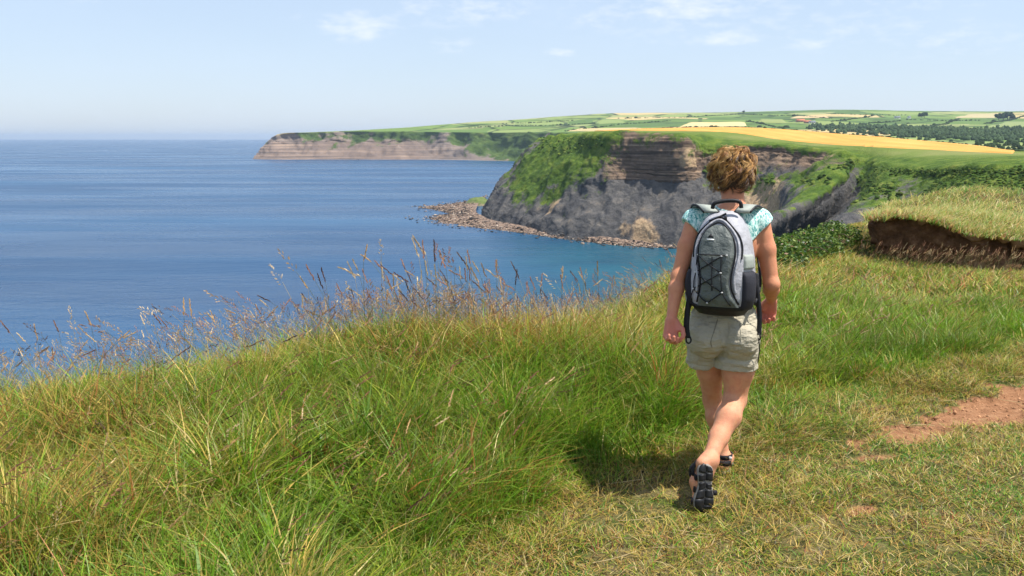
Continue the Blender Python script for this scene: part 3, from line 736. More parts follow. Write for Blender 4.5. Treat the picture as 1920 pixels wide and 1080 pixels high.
house(1707, 222, 15, 9, 7, .5, M_WALLW, M_SLATE, 'small white cottage on the far hillside beside the white farmhouse', 2, 'cottage')
def far_tree(px, py, s, label):
    r = np.random.default_rng(int(px)); p = hill_spot(px, py); z = drop(HILL_BVH, p[0], p[1])
    root = obj('tree', None, label=label, cat='tree', group='trees standing on the far hills'); root.location = (p[0], p[1], z if z is not None else p[2])
    mb = MB(); mb.tube([(0, 0, -1), (.2, 0, s * .35), (.1, .2, s * .7)], [s * .06, s * .045, s * .02], 6)
    obj('trunk', mb.mesh('trunk'), M_BARK, root)
    mb = MB()
    for k in range(16):
        a = r.uniform(0, 6.28); q = r.uniform(0, .5) * s
        lump(mb, (q * math.cos(a), q * math.sin(a), s * r.uniform(.35, .85)), s * .28, s * .28, s * .26, r, (.024, .042, .014), (7, 5), .4)
    obj('crown', mb.mesh('crown'), M_SCRUB, root)
M_BARK = plain('bark', (.10, .075, .05), .9)
for i, (px, py, s, lb) in enumerate([(1872, 224, 26, 'leftmost tall dark tree of the clump on the far right hillside'), (1880, 225, 30, 'second dark tree of the clump on the far right hillside'),
                     (1889, 224, 32, 'tallest dark tree in the clump on the far right hillside'), (1897, 224, 26, 'rightmost dark tree of the clump on the far right hillside'),
                     (1733, 221, 24, 'dark tree right of the white cottage on the far hill'), (1726, 221, 20, 'smaller dark tree next to the white cottage on the far hill'),
                     (1392, 212, 13, 'lone dark tree on the skyline above the pale stubble field')]):
    far_tree(px, py, s, lb)

# ------------------------------------------------------------------ cliff-top turf
EDGE = np.array([(-60, -60), (-30, -18), (-14, -2), (-8, 2.3), (-4.8, 4.7), (-3.1, 5.35), (-2.2, 5.75), (-1.35, 6.25), (-.2, 6.5), (.6, 7.0), (1.3, 8.4), (2.1, 9.9), (3.4, 12.6), (5.4, 16.2),
                 (7.6, 20), (13, 27), (30, 40), (80, 62)], float)
_e = cr1(EDGE, np.linspace(0, len(EDGE) - 1, 340))
def edge_d(x, y):                                  # signed distance to the cliff edge, + on the land side
    x = np.asarray(x, float).ravel(); y = np.asarray(y, float).ravel(); out = np.empty(len(x))
    for k in range(0, len(x), 20000):
        dx = x[k:k+20000, None] - _e[None, :, 0]; dy = y[k:k+20000, None] - _e[None, :, 1]
        d2 = dx * dx + dy * dy; i = np.argmin(d2, 1); i2 = np.clip(i, 1, len(_e) - 2)
        tx = _e[i2 + 1, 0] - _e[i2 - 1, 0]; ty = _e[i2 + 1, 1] - _e[i2 - 1, 1]
        ar = np.arange(len(i)); cr = tx * dy[ar, i] - ty * dx[ar, i]
        out[k:k+20000] = np.sqrt(d2[ar, i]) * np.where(cr > 0, -1, 1)
    return out
PATH = np.array([(-1.6, -4), (-.9, 0), (-.45, 2.2), (-.06, 3.4), (.30, 4.2), (.79, 4.62), (1.64, 5.15), (2.61, 6.0), (3.78, 6.75), (6, 8.2), (9, 9.8), (16, 12.5), (40, 20)], float)
_p = cr1(PATH, np.linspace(0, len(PATH) - 1, 140))
def path_d(x, y):                                  # + on the trodden side
    x = np.asarray(x, float).ravel(); y = np.asarray(y, float).ravel(); out = np.empty(len(x))
    for k in range(0, len(x), 20000):
        dx = x[k:k+20000, None] - _p[None, :, 0]; dy = y[k:k+20000, None] - _p[None, :, 1]
        d2 = dx * dx + dy * dy; i = np.argmin(d2, 1); i2 = np.clip(i, 1, len(_p) - 2)
        tx = _p[i2 + 1, 0] - _p[i2 - 1, 0]; ty = _p[i2 + 1, 1] - _p[i2 - 1, 1]
        ar = np.arange(len(i)); cr = tx * dy[ar, i] - ty * dx[ar, i]
        out[k:k+20000] = np.sqrt(d2[ar, i]) * np.where(cr > 0, -1, 1)
    return out
# bare red earth: worn hollows along the path  (x, y, half length, half width, turn)
BARE = [(2.35, 5.16, .42, .14, .55), (3.0, 5.62, .62, .17, .62), (3.75, 6.15, .7, .2, .55), (4.8, 6.75, .8, .25, .5), (1.92, 4.72, .22, .05, .3), (1.44, 4.42, .16, .055, .5), (1.62, 4.05, .15, .045, .4),
        (2.0, 5.0, .25, .07, .5)]
def bare_m(x, y):
    x = np.asarray(x, float); y = np.asarray(y, float); m = np.zeros_like(x) - 1.0
    n = fbm2(x, y, 6.5, 5, 91, .65)
    for k, (cx, cy, a, b, th) in enumerate(BARE):
        u = (x - cx) * math.cos(th) + (y - cy) * math.sin(th); v = -(x - cx) * math.sin(th) + (y - cy) * math.cos(th)
        m = np.maximum(m, (1.28 if k < 4 else .86) - np.sqrt((u / a) ** 2 + (v / b) ** 2))
    return np.clip((m + (n - .5) * 3.4) * 1.6, 0, 1)
def ground_z(x, y, d=None):
    x = np.asarray(x, float); y = np.asarray(y, float); sh = x.shape
    d = edge_d(x, y).reshape(sh) if d is None else d
    z = (fbm2(x, y, .35, 3, 2) - .5) * .22 + (fbm2(x, y, 1.6, 3, 4) - .5) * .07
    z = z * sstep(-.2, 1.2, d + .6)
    over = np.maximum(0, .55 - d)                  # rounds over the lip, then drops away
    z = z - .26 * np.minimum(over, 1.2) ** 2 - np.maximum(0, over - 1.2) * .95 - np.maximum(0, over - 5) * .9
    z = z + .14 * np.exp(-(((x + .75) / .9) ** 2 + ((y - 6.0) / 1.0) ** 2)) 
    z = z + .30 * np.exp(-(((x - 1.9) / 1.0) ** 2 + ((y - 9.4) / 1.8) ** 2)) + .17 * np.exp(-((d - .5) / .9) ** 2) * sstep(2.2, .9, x)
    z = z - .16 * np.exp(-(((y - 13.0) / 1.3) ** 2)) * sstep(4.2, 5.4, x)
    z = z - .035 * np.clip(bare_m(x, y), 0, 1) * (d > .5)
    return np.maximum(z, SEA - 3)
def make_ground():
    def axis(parts):
        return np.unique(np.round(np.concatenate([np.arange(a, b, s) for a, b, s in parts]), 4))
    xs = axis([(-60, -12, 3), (-12, -4, .5), (-4, 6, .06), (6, 14, .25), (14, 82, 3)]); ys = axis([(-30, 0, 2), (0, 2.5, .25), (2.5, 9, .06), (9, 22, .25), (22, 150, 3)])
    X, Y = np.meshgrid(xs, ys, indexing='ij'); D = edge_d(X, Y).reshape(X.shape); Z = ground_z(X, Y, D)
    pd = path_d(X, Y).reshape(X.shape) + (fbm2(X, Y, 3.0, 3, 55) - .5) * .35
    V = np.stack([X, Y, Z], -1); q = grid_quads(len(xs), len(ys))
    bm_ = bare_m(X, Y).ravel()
    pf = pd.ravel()[q].mean(1) > 0
    t = NT('turf_soil')
    t.base(t.ramp(t.noise(2.5, 5, .65), [(.3, (.028, .030, .010)), (.5, (.055, .056, .018)), (.7, (.105, .085, .034))])); t.rough(.95); t.spec(.1)
    t.nrm(t.bump(t.noise(18, 4), .8, .03))
    u = NT('trodden_turf')
    thatch = u.ramp(u.noise(7, 6, .7), [(.3, (.070, .068, .020)), (.48, (.150, .125, .048)), (.62, (.245, .190, .085)), (.78, (.34, .25, .12))])
    thatch = u.mix(u.map(u.noise(2.2, 4, .6), .45, .62), thatch, (.062, .082, .018))
    earth = u.ramp(u.noise(16, 8, .75), [(.3, (.17, .078, .038)), (.52, (.30, .150, .076)), (.75, (.43, .245, .135))])
    u.base(u.mix(u.map(u.attr('bare'), .25, .55), thatch, earth)); u.rough(.95); u.spec(.1)
    u.nrm(u.bump(u.math('ADD', u.noise(28, 5, .65), u.math('MULTIPLY', u.noise(120, 3), .4)), .9, .03))
    for name, m, sel in (('ground', t.m, ~pf), ('footpath', u.m, pf)):
        qq = q[sel]; used, inv = np.unique(qq.ravel(), return_inverse=True)
        obj(name, mesh_np(name, V.reshape(-1, 3)[used], inv.reshape(-1, 4), None, {'bare': bm_[used]}), m, kind='structure')
make_ground()

# ------------------------------------------------------------------ the slumped bank
BK = [(1641, 413, 14.2, 483), (1655, 409, 14.0, 486), (1690, 408, 13.8, 487), (1735, 415, 13.6, 486), (1770, 424, 13.5, 482), (1815, 438, 13.3, 478), (1860, 443, 13.1, 474), (1925, 447, 13.0, 474), (2050, 450, 12.8, 478), (2300, 452, 12.6, 480)]
BKTOP = [(1652, 412), (1670, 406), (1702, 398), (1742, 390), (1775, 385), (1815, 383), (1860, 382), (1925, 383), (2050, 383), (2300, 383)]
def make_bank():
    cols = []
    for (px, py, Y, pb), (tx, ty) in zip(BK, BKTOP):
        lip = at(px, py, Y); foot = at(px + 6, pb + 12, Y - .05); foot[2] -= .2
        under = lip * .25 + foot * .75 + np.array([.06, .10, 0]); mid = lip * .62 + foot * .38 + np.array([.04, .12, 0]); hi = lip * .93 + foot * .07 + np.array([.02, .07, 0])
        top = at(tx, ty + 12, Y + 3.4); m1 = lip * .7 + top * .3 + np.array([0, 0, .04])
        back = top + np.array([1.5, 3.0, .0]); dn = back + np.array([2.4, 4.0, -2.6])
        cols.append([foot - np.array([0, .1, .35]), foot, under, mid, hi, lip + np.array([0, -.04, -.035]), lip + np.array([0, .03, .02]), m1, top, back, dn])
    # close the left end
    c0 = cols[0]
    def wall(j):                                   # the left flank follows the rim backwards
        q = c0[j]; lo_ = np.array([q[0] + .04, q[1], -.9]); w = [q + (lo_ - q) * k for k in np.linspace(1, .02, j)]
        return w + c0[j:]
    G = np.array([wall(9), wall(8), wall(7)] + cols)
    sp = np.linspace(0, len(G) - 1, 280); tp = span([3, 12, 14, 12, 7, 5, 8, 12, 8, 4])
    P = surf(G, sp, tp); T = np.broadcast_to(tp, P.shape[:2]); N = normals(P)
    if N[200, 75, 2] < 0: N = -N
    N = np.nan_to_num(N)
    soil = sstep(.6, 1.2, T) * (1 - sstep(4.7, 5.6, T))
    P = P + N * (soil * ((fbm(P * np.array([2.4, 2.4, 1.2]), 4, 4) - .5) * .42 + (hash01(np.floor(P[..., 0] * 3.1 + P[..., 2]), np.floor(P[..., 1] * 2), np.floor(P[..., 2] * 6 + P[..., 0]), 4) - .5) * .07 + (fbm(P * 9.0, 3, 14) - .5) * .09))[..., None]
    P[..., 2] += (fbm2(P[..., 0], P[..., 1], 1.1, 3, 3) - .5) * .22 * sstep(5.6, 7, T)
    sag = (fbm2(P[..., 0], P[..., 1] * 0, 1.5, 3, 23) - .5) * .12 * np.exp(-((T - 5) / .8) ** 2); P[..., 2] += sag
    t = NT('bank_soil')
    so = t.ramp(t.noise(3.5, 6, .65), [(.3, (.055, .028, .015)), (.5, (.150, .076, .040)), (.7, (.29, .16, .09))])
    so = t.mix(t.map(t.attr('dry'), .4, .8), so, (.30, .17, .09))
    t.base(t.mix(t.map(t.attr('turf'), .4, .7), so, t.ramp(t.noise(2, 4), [(.3, (.06, .05, .02)), (.7, (.15, .12, .045))]))); t.rough(.95); t.spec(.1)
    t.nrm(t.bump(t.noise(12, 5, .65), 1, .06))
    me = mesh_np('eroded_bank', P, grid_quads(*P.shape[:2]), None, {'turf': sstep(5.6, 6.3, T).ravel(), 'dry': (sstep(4.2, 5, T) * (1 - sstep(5.6, 6.2, T))).ravel()})
    obj('eroded_bank', me, t.m, label='slumped bank of bare brown earth with grass on top beyond the path', cat='bank')
    return P, T
BANK_P, BANK_T = make_bank()

# ------------------------------------------------------------------ grass
PAL = np.array([(.034, .130, .008), (.074, .235, .010), (.140, .310, .012), (.285, .340, .028), (.52, .36, .090), (.66, .52, .24), (.38, .125, .045), (.070, .046, .020)])
def blades(base, h, w, lean, ldir, col, tipcol, seg=4, droop=0.0, seed=0):
    r = np.random.default_rng(seed); n = len(base)
    t = np.linspace(0, 1, seg + 1)
    L = np.stack([np.cos(ldir), np.sin(ldir)], -1)
    tw = ldir + r.normal(math.pi / 2, .7, n); Wd = np.stack([np.cos(tw), np.sin(tw), np.zeros(n)], -1)
    horiz = (lean[:, None] * t + (lean * .9 + droop)[:, None] * t ** 2.4) * h[:, None]
    vert = (t[None] - (.22 * lean ** 2)[:, None] * t ** 2 - (droop * .55)[:, None] * t ** 3) * h[:, None]
    side = r.normal(0, .06, n)[:, None] * h[:, None] * t ** 2
    C = np.empty((n, seg + 1, 3)); C[..., 0] = base[:, None, 0] + L[:, None, 0] * horiz - L[:, None, 1] * side
    C[..., 1] = base[:, None, 1] + L[:, None, 1] * horiz + L[:, None, 0] * side; C[..., 2] = base[:, None, 2] + vert
    prof = np.array([.75, 1.0, .9, .65, .35, .2])[:seg] if seg > 2 else np.array([.9, .8])
    A = C[:, :seg] - Wd[:, None] * (w[:, None] * prof)[..., None] / 2; B = C[:, :seg] + Wd[:, None] * (w[:, None] * prof)[..., None] / 2
    V = np.concatenate([np.stack([A, B], 2).reshape(n, seg * 2, 3), C[:, seg:]], 1)
    k = 2 * seg + 1; off = (np.arange(n) * k)[:, None]
    qi = np.array([(2 * i, 2 * i + 1, 2 * i + 3, 2 * i + 2) for i in range(seg - 1)]).ravel()
    q = (off + qi[None]).reshape(-1, 4); tr = (off + np.array([2 * seg - 2, 2 * seg - 1, 2 * seg])[None]).reshape(-1, 3)
    f = np.concatenate([np.repeat(t[:seg], 2), [1.0]])[None, :, None]
    Cc = col[:, None] * (1 - f) + tipcol[:, None] * f
    return V.reshape(-1, 3), q, tr, Cc.reshape(-1, 3)
def emit(name, parts, label, m=None):
    V = []; Q = []; T = []; C = []; n = 0
    for v, q, t, c in parts:
        V.append(v); Q.append(q + n); T.append(t + n); C.append(c); n += len(v)
    me = mesh_np(name, np.concatenate(V), np.concatenate(Q), np.concatenate(T), {'col': np.clip(np.concatenate(C), 0, 1)}, True)
    obj(name, me, m or M_GRASS, kind='stuff', label=label, cat='grass')
def pick(weights, r):                              # one palette colour for each blade
    cum = np.cumsum(weights, 1); cum /= cum[:, -1:]
    k = (r.random(len(weights))[:, None] > cum).sum(1); return PAL[np.clip(k, 0, len(PAL) - 1)]
def tint(x, y, d, r):
    n = len(x); W = np.zeros((n, 8))
    p1 = fbm2(x, y, .9, 4, 61); p2 = fbm2(x, y, 2.6, 3, 62); p3 = fbm2(x, y, 1.3, 4, 63)
    W[:, 0] = .35 + 2.4 * sstep(.5, .36, p2); W[:, 1] = 1.3; W[:, 2] = 1.0 + 1.4 * sstep(.5, .62, p2); W[:, 3] = .25 + 1.3 * sstep(.5, .64, p1)
    W[:, 4] = .24 + 1.3 * sstep(.52, .65, p3); W[:, 5] = .08 + .35 * sstep(.52, .66, p3)
    W[:, 6] = .06 + .5 * sstep(.56, .68, fbm2(x, y, 1.0, 3, 64)); W[:, 7] = .14 + .4 * sstep(.5, .66, p1)
    lip = np.exp(-((d - .25) / .5) ** 2)           # dry tops along the cliff lip
    W[:, 4] += lip * 3.2; W[:, 3] += lip * 2.0; W[:, 6] += lip * .7; W[:, 5] += lip * .5
    red = np.exp(-(((x + .35) / .85) ** 2 + ((y - 6.35) / .45) ** 2)); W[:, 6] += red * 11.0; W[:, 5] += red * .8; W[:, 4] += red * 1.0
    left = sstep(-1.15, -1.9, x) * sstep(5.2, 4.4, y); W[:, 4] += left * 2.0; W[:, 6] += left * 1.0; W[:, 7] += left * .8
    rt = sstep(1.6, 3.5, x) * sstep(8.0, 10.0, y); W[:, 4] += rt * .8; W[:, 6] += rt * .5; W[:, 3] += rt * .5
    return W
PERSON_XY = (.92, 4.25)
def scatter(n, x0, x1, y0, y1, r):
    return r.uniform(x0, x1, n), r.uniform(y0, y1, n)
def in_view(x, y, pad=.65):
    return (np.abs(x) < y * .565 + pad)
def make_grass():
    r = np.random.default_rng(3)
    # 1 tall grass near
    nt_ = 15800; tx, ty = scatter(nt_, -4.6, 4.6, 2.3, 8.8, r); k = in_view(tx, ty); tx, ty = tx[k], ty[k]; nt_ = len(tx)
    per = r.integers(18, 62, nt_); ti = np.repeat(np.arange(nt_), per); sig = r.uniform(.018, .055, nt_)[ti]
    ox = r.normal(0, 1, len(ti)) * sig; oy = r.normal(0, 1, len(ti)) * sig; x = tx[ti] + ox; y = ty[ti] + oy
    toff = np.arctan2(oy, ox); tr = np.hypot(ox, oy) / (sig + 1e-6); tcol = r.integers(0, 5, nt_)[ti]; th_ = r.uniform(.6, 1.35, nt_)[ti]; tb = r.uniform(.75, 1.3, nt_)[ti]; tid = ti
    d = edge_d(x, y); pd = -path_d(x, y) + (fbm2(x, y, 2.2, 2, 71) - .5) * .5
    clump = fbm2(x, y, 3.2, 3, 72)
    keep = (d > -.75) & (pd > -.05) & (r.random(len(x)) < (.45 + .6 * sstep(.36, .6, clump)) * (.55 + .45 * sstep(0, .3, pd)))
    x, y, d, pd, clump, toff, tr, tcol, th_, tb, tid = (q[keep] for q in (x, y, d, pd, clump, toff, tr, tcol, th_, tb, tid))
    n = len(x); z = ground_z(x, y, d) - .01
    hmap = (.05 + .215 * sstep(-.05, .50, pd)) * (.62 + .75 * fbm2(x, y, 1.1, 3, 73)) * (.7 + .6 * clump)
    hmap *= np.where(x > 1.0, .62, 1.0)
    hmap *= 1 - .35 * np.exp(-((d - .0) / .5) ** 2) * (r.random(n) < .7)
    h = hmap * th_ * r.uniform(.55, 1.25, n)
    flow = .5 + 2.6 * (fbm2(x, y, .8, 3, 74) - .5) * 2
    ld = toff + r.normal(0, .7, n); lean = np.clip(.10 + .20 * tr + r.normal(0, .16, n), .02, 1.2)
    Wt = tint(tx, ty, edge_d(tx, ty), r); cum = np.cumsum(Wt, 1); cum /= cum[:, -1:]; dom = np.clip((r.random(nt_)[:, None] > cum).sum(1), 0, 7)[tid]
    W = tint(x, y, d, r); W[:, 3:] *= .6; col = np.where((r.random(n) < .68)[:, None], PAL[dom], pick(W, r)) * (tb * r.uniform(.7, 1.3, n))[:, None]
    tip = col * .6 + .4 * np.where(r.random(n)[:, None] < .4, PAL[4], PAL[3]) * r.uniform(.6, 1.1, n)[:, None]
    w = r.uniform(.0022, .0054, n) * np.where(r.random(n) < .10, 1.8, 1) * np.where(sstep(.55, .68, fbm2(x, y, 1.2, 3, 66)) > r.random(n), 1.7, 1)
    emit('tall_grass', [blades(np.stack([x, y, z], -1), h, w, lean, ld, col, tip, 3, np.clip(r.normal(.15, .25, n), 0, .9), 1)], 'tall wind-blown green grass covering the cliff top left of the path')
    # 2 short trodden grass on the path
    x, y = scatter(290000, -.9, 4.9, 3.0, 7.6, r); k = in_view(x, y); x, y = x[k], y[k]
    pd = path_d(x, y); b = bare_m(x, y); g = fbm2(x, y, 2.4, 4, 81)
    keep = (pd > -.25) & (r.random(len(x)) > b * 1.6) & (r.random(len(x)) < .35 + .9 * sstep(.35, .6, g)); x, y, pd, g = x[keep], y[keep], pd[keep], g[keep]
    n = len(x); z = ground_z(x, y) - .002
    far = sstep(.35, 0, pd)
    h = r.uniform(.016, .05, n) * (1 + 1.3 * far) * (.7 + .8 * sstep(.5, .7, fbm2(x, y, 1.7, 3, 84)))
    W = np.zeros((n, 8)); W[:, 0] = .35; W[:, 1] = .35 + .8 * sstep(.5, .62, g); W[:, 2] = .55; W[:, 3] = .6; W[:, 4] = 1.0 + .7 * sstep(.5, .4, g); W[:, 5] = .30; W[:, 7] = .65; W[:, 6] = .15
    W[:, :3] *= (.30 + 1.1 * sstep(.42, .6, fbm2(x, y, 1.1, 4, 85)))[:, None]
    col = pick(W, r) * r.uniform(.7, 1.2, n)[:, None]
    emit('trodden_grass', [blades(np.stack([x, y, z], -1), h, r.uniform(.0025, .0052, n), np.clip(r.normal(.9, .4, n), .1, 2), r.uniform(0, 6.28, n), col, col * r.uniform(.9, 1.2, (n, 1)), 2, np.zeros(n), 2)],
         'short trodden grass and straw on the path')
    # 3 rough grass further along the cliff top
    x, y = scatter(135000, 1.0, 13, 7.6, 19, r); k = in_view(x, y, .6); x, y = x[k], y[k]
    d = edge_d(x, y); pd = -path_d(x, y)
    keep = (d > -1.6) & (pd > .05) & (r.random(len(x)) < .3 + .9 * sstep(.35, .6, fbm2(x, y, 2.2, 3, 92)))
    x, y, d, pd = x[keep], y[keep], d[keep], pd[keep]; n = len(x); z = ground_z(x, y, d) - .01
    h = (.07 + .10 * sstep(0, 1.2, pd)) * (1 - .62 * sstep(11.0, 12.2, y) * sstep(4.4, 5.2, x)) * (.6 + .8 * fbm2(x, y, .8, 3, 93)) * r.uniform(.6, 1.3, n)
    W = tint(x, y, d, r); col = pick(W, r) * r.uniform(.72, 1.25, n)[:, None]
    tip = col * .6 + .4 * PAL[4] * r.uniform(.6, 1.1, n)[:, None]
    emit('rough_grass', [blades(np.stack([x, y, z], -1), h, r.uniform(.007, .013, n), np.clip(np.abs(r.normal(.45, .3, n)), .05, 1.3), .4 + r.normal(0, 1.8, n), col, tip, 3, np.clip(r.normal(.15, .2, n), 0, .8), 3)],
         'rough green and straw coloured grass between the path and the brambles')
    # 4 grass crowning the bank
    idx = np.argwhere(BANK_T > 5.45); sel = idx[r.integers(0, len(idx), 30000)]
    p = BANK_P[sel[:, 0], sel[:, 1]] + np.stack([r.normal(0, .05, len(sel)), r.normal(0, .12, len(sel)), np.full(len(sel), -.02)], -1)
    k = (p[:, 0] < p[:, 1] * .6 + .5); p = p[k]; n = len(p)
    tt = BANK_T[sel[:, 0], sel[:, 1]][k]
    W = np.zeros((n, 8)); g = fbm2(p[:, 0], p[:, 1], .7, 4, 94); W[:, 1] = .7 + 1.5 * sstep(.5, .62, g); W[:, 2] = .8; W[:, 3] = .9; W[:, 4] = 1.0; W[:, 5] = .35; W[:, 6] = .12 + 1.2 * sstep(6.4, 5.6, tt) * sstep(7.5, 6, p[:, 0])
    col = pick(W, r) * r.uniform(.75, 1.25, n)[:, None]
    emit('bank_grass', [blades(p, r.uniform(.06, .16, n) * (.75 + .6 * sstep(5.5, 6.5, tt)), r.uniform(.006, .012, n), np.clip(np.abs(r.normal(.55, .3, n)), .05, 1.3), .3 + r.normal(0, 1.0, n), col, col * .6 + .4 * PAL[5], 3, np.clip(r.normal(.2, .2, n), 0, .8), 4)],
         'dry golden grass on top of the slumped bank')
    # 5 grass hanging over the slope below the lip and on the cliff-top beyond
    # 6 flowering stems
    parts = []
    def proto(rr, lean_m, kd):                       # a unit-high stem with its seed head, leaning towards +x
        out = MB(); le = max(.0, rr.normal(lean_m, .12)); t = np.linspace(0, 1, 6)
        hx = le * t + le * .9 * t ** 2.5; vz = t - .18 * le * t ** 2; wig = rr.normal(0, .03) * np.sin(t * 3)
        pts = np.stack([hx, wig, vz], -1)
        sc = np.array((.20, .20, .055)) if rr.random() < .5 else np.array((.46, .36, .16)); sc = sc * rr.uniform(.7, 1.15)
        out.tube(pts, np.linspace(.0034, .0021, 6), 3, sc, False)
        hc = [np.array((.40, .20, .115)), np.array((.52, .34, .16)), np.array((.64, .48, .27)), np.array((.17, .09, .055))][rr.choice(4, p=[.34, .30, .24, .12])] * rr.uniform(.75, 1.2)
        L = rr.uniform(.14, .26) * (1 if kd else 1.25); tip = pts[-1]; dr = pts[-1] - pts[-2]; dr /= np.linalg.norm(dr); dr = dr + np.array([1, 0, -.5]) * rr.uniform(0, .5); dr /= np.linalg.norm(dr)
        m = 10 if kd else 16
        for j in range(m):                            # spikelets
            f = j / m; c0 = tip + dr * (L * f); ang = rr.uniform(0, 6.28)
            s1 = np.cross(dr, (np.cos(ang), np.sin(ang), .3)); s1 /= np.linalg.norm(s1) + 1e-9
            sp_ = (.25 if kd else .9) * (1 - .6 * f); dd = dr + s1 * sp_; dd /= np.linalg.norm(dd)
            if not kd: c0 = c0 + s1 * L * .16 * (1 - f) * rr.uniform(.3, 1)
            l = L * (.24 if kd else .17); wd = .0092 if kd else .0058
            s2 = np.cross(dd, s1); s2 /= np.linalg.norm(s2) + 1e-9; s3 = np.cross(s2, dd)
            out.add([c0, c0 + dd * l * .5 + s3 * wd, c0 + dd * l, c0 + dd * l * .5 - s3 * wd, c0 + dd * l * .5 + s2 * wd, c0 + dd * l * .5 - s2 * wd],
                    None, [(0, 1, 2), (0, 2, 3), (0, 4, 2), (0, 2, 5)], hc * rr.uniform(.8, 1.25))
        return np.concatenate(out.v), np.concatenate(out.q), np.concatenate(out.t), np.concatenate(out.c)
    def stems(x, y, hh, kindp, seed, lean_m, ldm, z=None):
        rr = np.random.default_rng(seed); zz = ground_z(x, y) - .01 if z is None else z
        pro = [proto(rr, lean_m, rr.random() < kindp) for _ in range(36)]; V = []; Q = []; T = []; C = []; n = 0
        for i in range(len(x)):
            v, q, t, c = pro[rr.integers(0, 36)]; a = ldm + rr.normal(0, .6); ca, sa = math.cos(a), math.sin(a); H = hh[i]; k = H ** .35 * .72 if H < .5 else H
            w = v * H; V.append(np.stack([w[:, 0] * ca - w[:, 1] * sa + x[i], w[:, 0] * sa + w[:, 1] * ca + y[i], w[:, 2] + zz[i]], -1))
            Q.append(q + n); T.append(t + n); C.append(c * rr.uniform(.8, 1.2)); n += len(v)
        return np.concatenate(V), np.concatenate(Q), np.concatenate(T), np.concatenate(C)
    # along the lip
    s = r.random(1400); ip = 70 + (s * 170).astype(int); e = _e[np.clip(ip, 0, 339)]
    x = e[:, 0] + r.normal(0, .12, len(s)); y = e[:, 1] + r.normal(-.1, .28, len(s)); k = in_view(x, y) & (y < 10.5); x, y = x[k], y[k]
    dens = np.exp(-(((x + .55) / .9) ** 2)) * .45 + .28; k = r.random(len(x)) < dens; x, y = x[k], y[k]
    tall = np.exp(-(((x + .55) / .75) ** 2)); hh = (r.uniform(.24, .50, len(x))) + tall * r.uniform(0, .22, len(x)) - .14 * sstep(.6, 1.3, x)
    parts.append(stems(x[x < -1.4], y[x < -1.4], hh[x < -1.4], .45, 31, .26, 3.0)); parts.append(stems(x[x >= -1.4], y[x >= -1.4], hh[x >= -1.4], .6, 32, .10, 2.4))
    x = r.normal(-.35, .8, 800); y = np.interp(x, _e[60:240, 0], _e[60:240, 1]) - r.uniform(-.15, .6, 800); parts.append(stems(x, y, r.uniform(.22, .36, 800), .05, 36, .2, 1.5))
    x = r.uniform(-3.6, 1.3, 1100); y = np.interp(x, _e[60:240, 0], _e[60:240, 1]) - r.uniform(-.2, .35, 1100); parts.append(stems(x, y, r.uniform(.18, .34, 1100) * (.75 + .6 * fbm2(x, y, 1.5, 2, 5)), .12, 37, .22, 2.6))
    # through the meadow
    x, y = scatter(2600, -4.5, 4.5, 2.6, 8.5, r); d = edge_d(x, y); pd = -path_d(x, y); k = in_view(x, y) & (d > .25) & (pd > .3); x, y = x[k][:1150], y[k][:1150]
    parts.append(stems(x, y, r.uniform(.22, .46, len(x)), .5, 33, .35, .6))
    # before the bank and on it
    x = r.uniform(4.6, 8.6, 850); y = r.uniform(10.8, 13.3, 850); k = in_view(x, y, .4); x, y = x[k], y[k]
    parts.append(stems(x, y, r.uniform(.18, .36, len(x)), .75, 34, .18, .2))
    sel = np.argwhere((BANK_T > 6.2) & (BANK_T < 8.6)); sel = sel[r.integers(0, len(sel), 420)]; p = BANK_P[sel[:, 0], sel[:, 1]]
    parts.append(stems(p[:, 0], p[:, 1], r.uniform(.09, .16, len(p)), .7, 35, .3, .2, p[:, 2]))
    emit('flowering_grass', parts, 'tall flowering grass stems with brown seed heads along the cliff edge')
    # dry straws lying on the path
    mb = MB()
    for k in range(150):
        x0, y0 = r.uniform(.2, 4.2), r.uniform(3.3, 6.6)
        if path_d([x0], [y0])[0] < -.1: continue
        a = r.uniform(-.6, 1.2); L = r.uniform(.06, .22); t = np.linspace(-.5, .5, 4)
        px = x0 + np.cos(a) * t * L; py = y0 + np.sin(a) * t * L + .1 * L * t ** 2; z = ground_z(px, py) + .018
        mb.tube(np.stack([px, py, z], -1), .0017, 3, np.array((.62, .48, .25)) * r.uniform(.7, 1.1), False)
    obj('dry_straw', mb.mesh('dry_straw'), M_GRASS, kind='stuff', label='loose dry straws lying on the trodden path', cat='straw')
make_grass()
def make_crumbs():                                 # clods and small stones on the bare earth
    r = np.random.default_rng(41); mb = MB(); base = np.array([(1,0,0),(-1,0,0),(0,1,0),(0,-1,0),(0,0,1),(0,0,-1)], float); tr = [(0,2,4),(2,1,4),(1,3,4),(3,0,4),(2,0,5),(1,2,5),(3,1,5),(0,3,5)]
    x = r.uniform(1.2, 4.6, 9000); y = r.uniform(3.8, 7.0, 9000); b = bare_m(x, y); k = (b > .3) & (path_d(x, y) > -.2); x, y = x[k][:900], y[k][:900]; z = ground_z(x, y)
    for i in range(len(x)):
        s = r.lognormal(-5.2, .5); c = np.array((.36, .19, .10)) * r.uniform(.5, 1.4); mb.add(base * s * r.uniform(.6, 1.3, (6, 3)) + np.array([x[i], y[i], z[i]]), None, tr, np.clip(c, 0, 1))
    t = NT('clod'); t.base(t.attr('col', 'Color')); t.rough(.95); t.spec(.1)
    obj('path_pebbles', mb.mesh('path_pebbles', False), t.m, kind='stuff', label='crumbs of earth and small stones on the bare path', cat='pebbles')
make_crumbs()

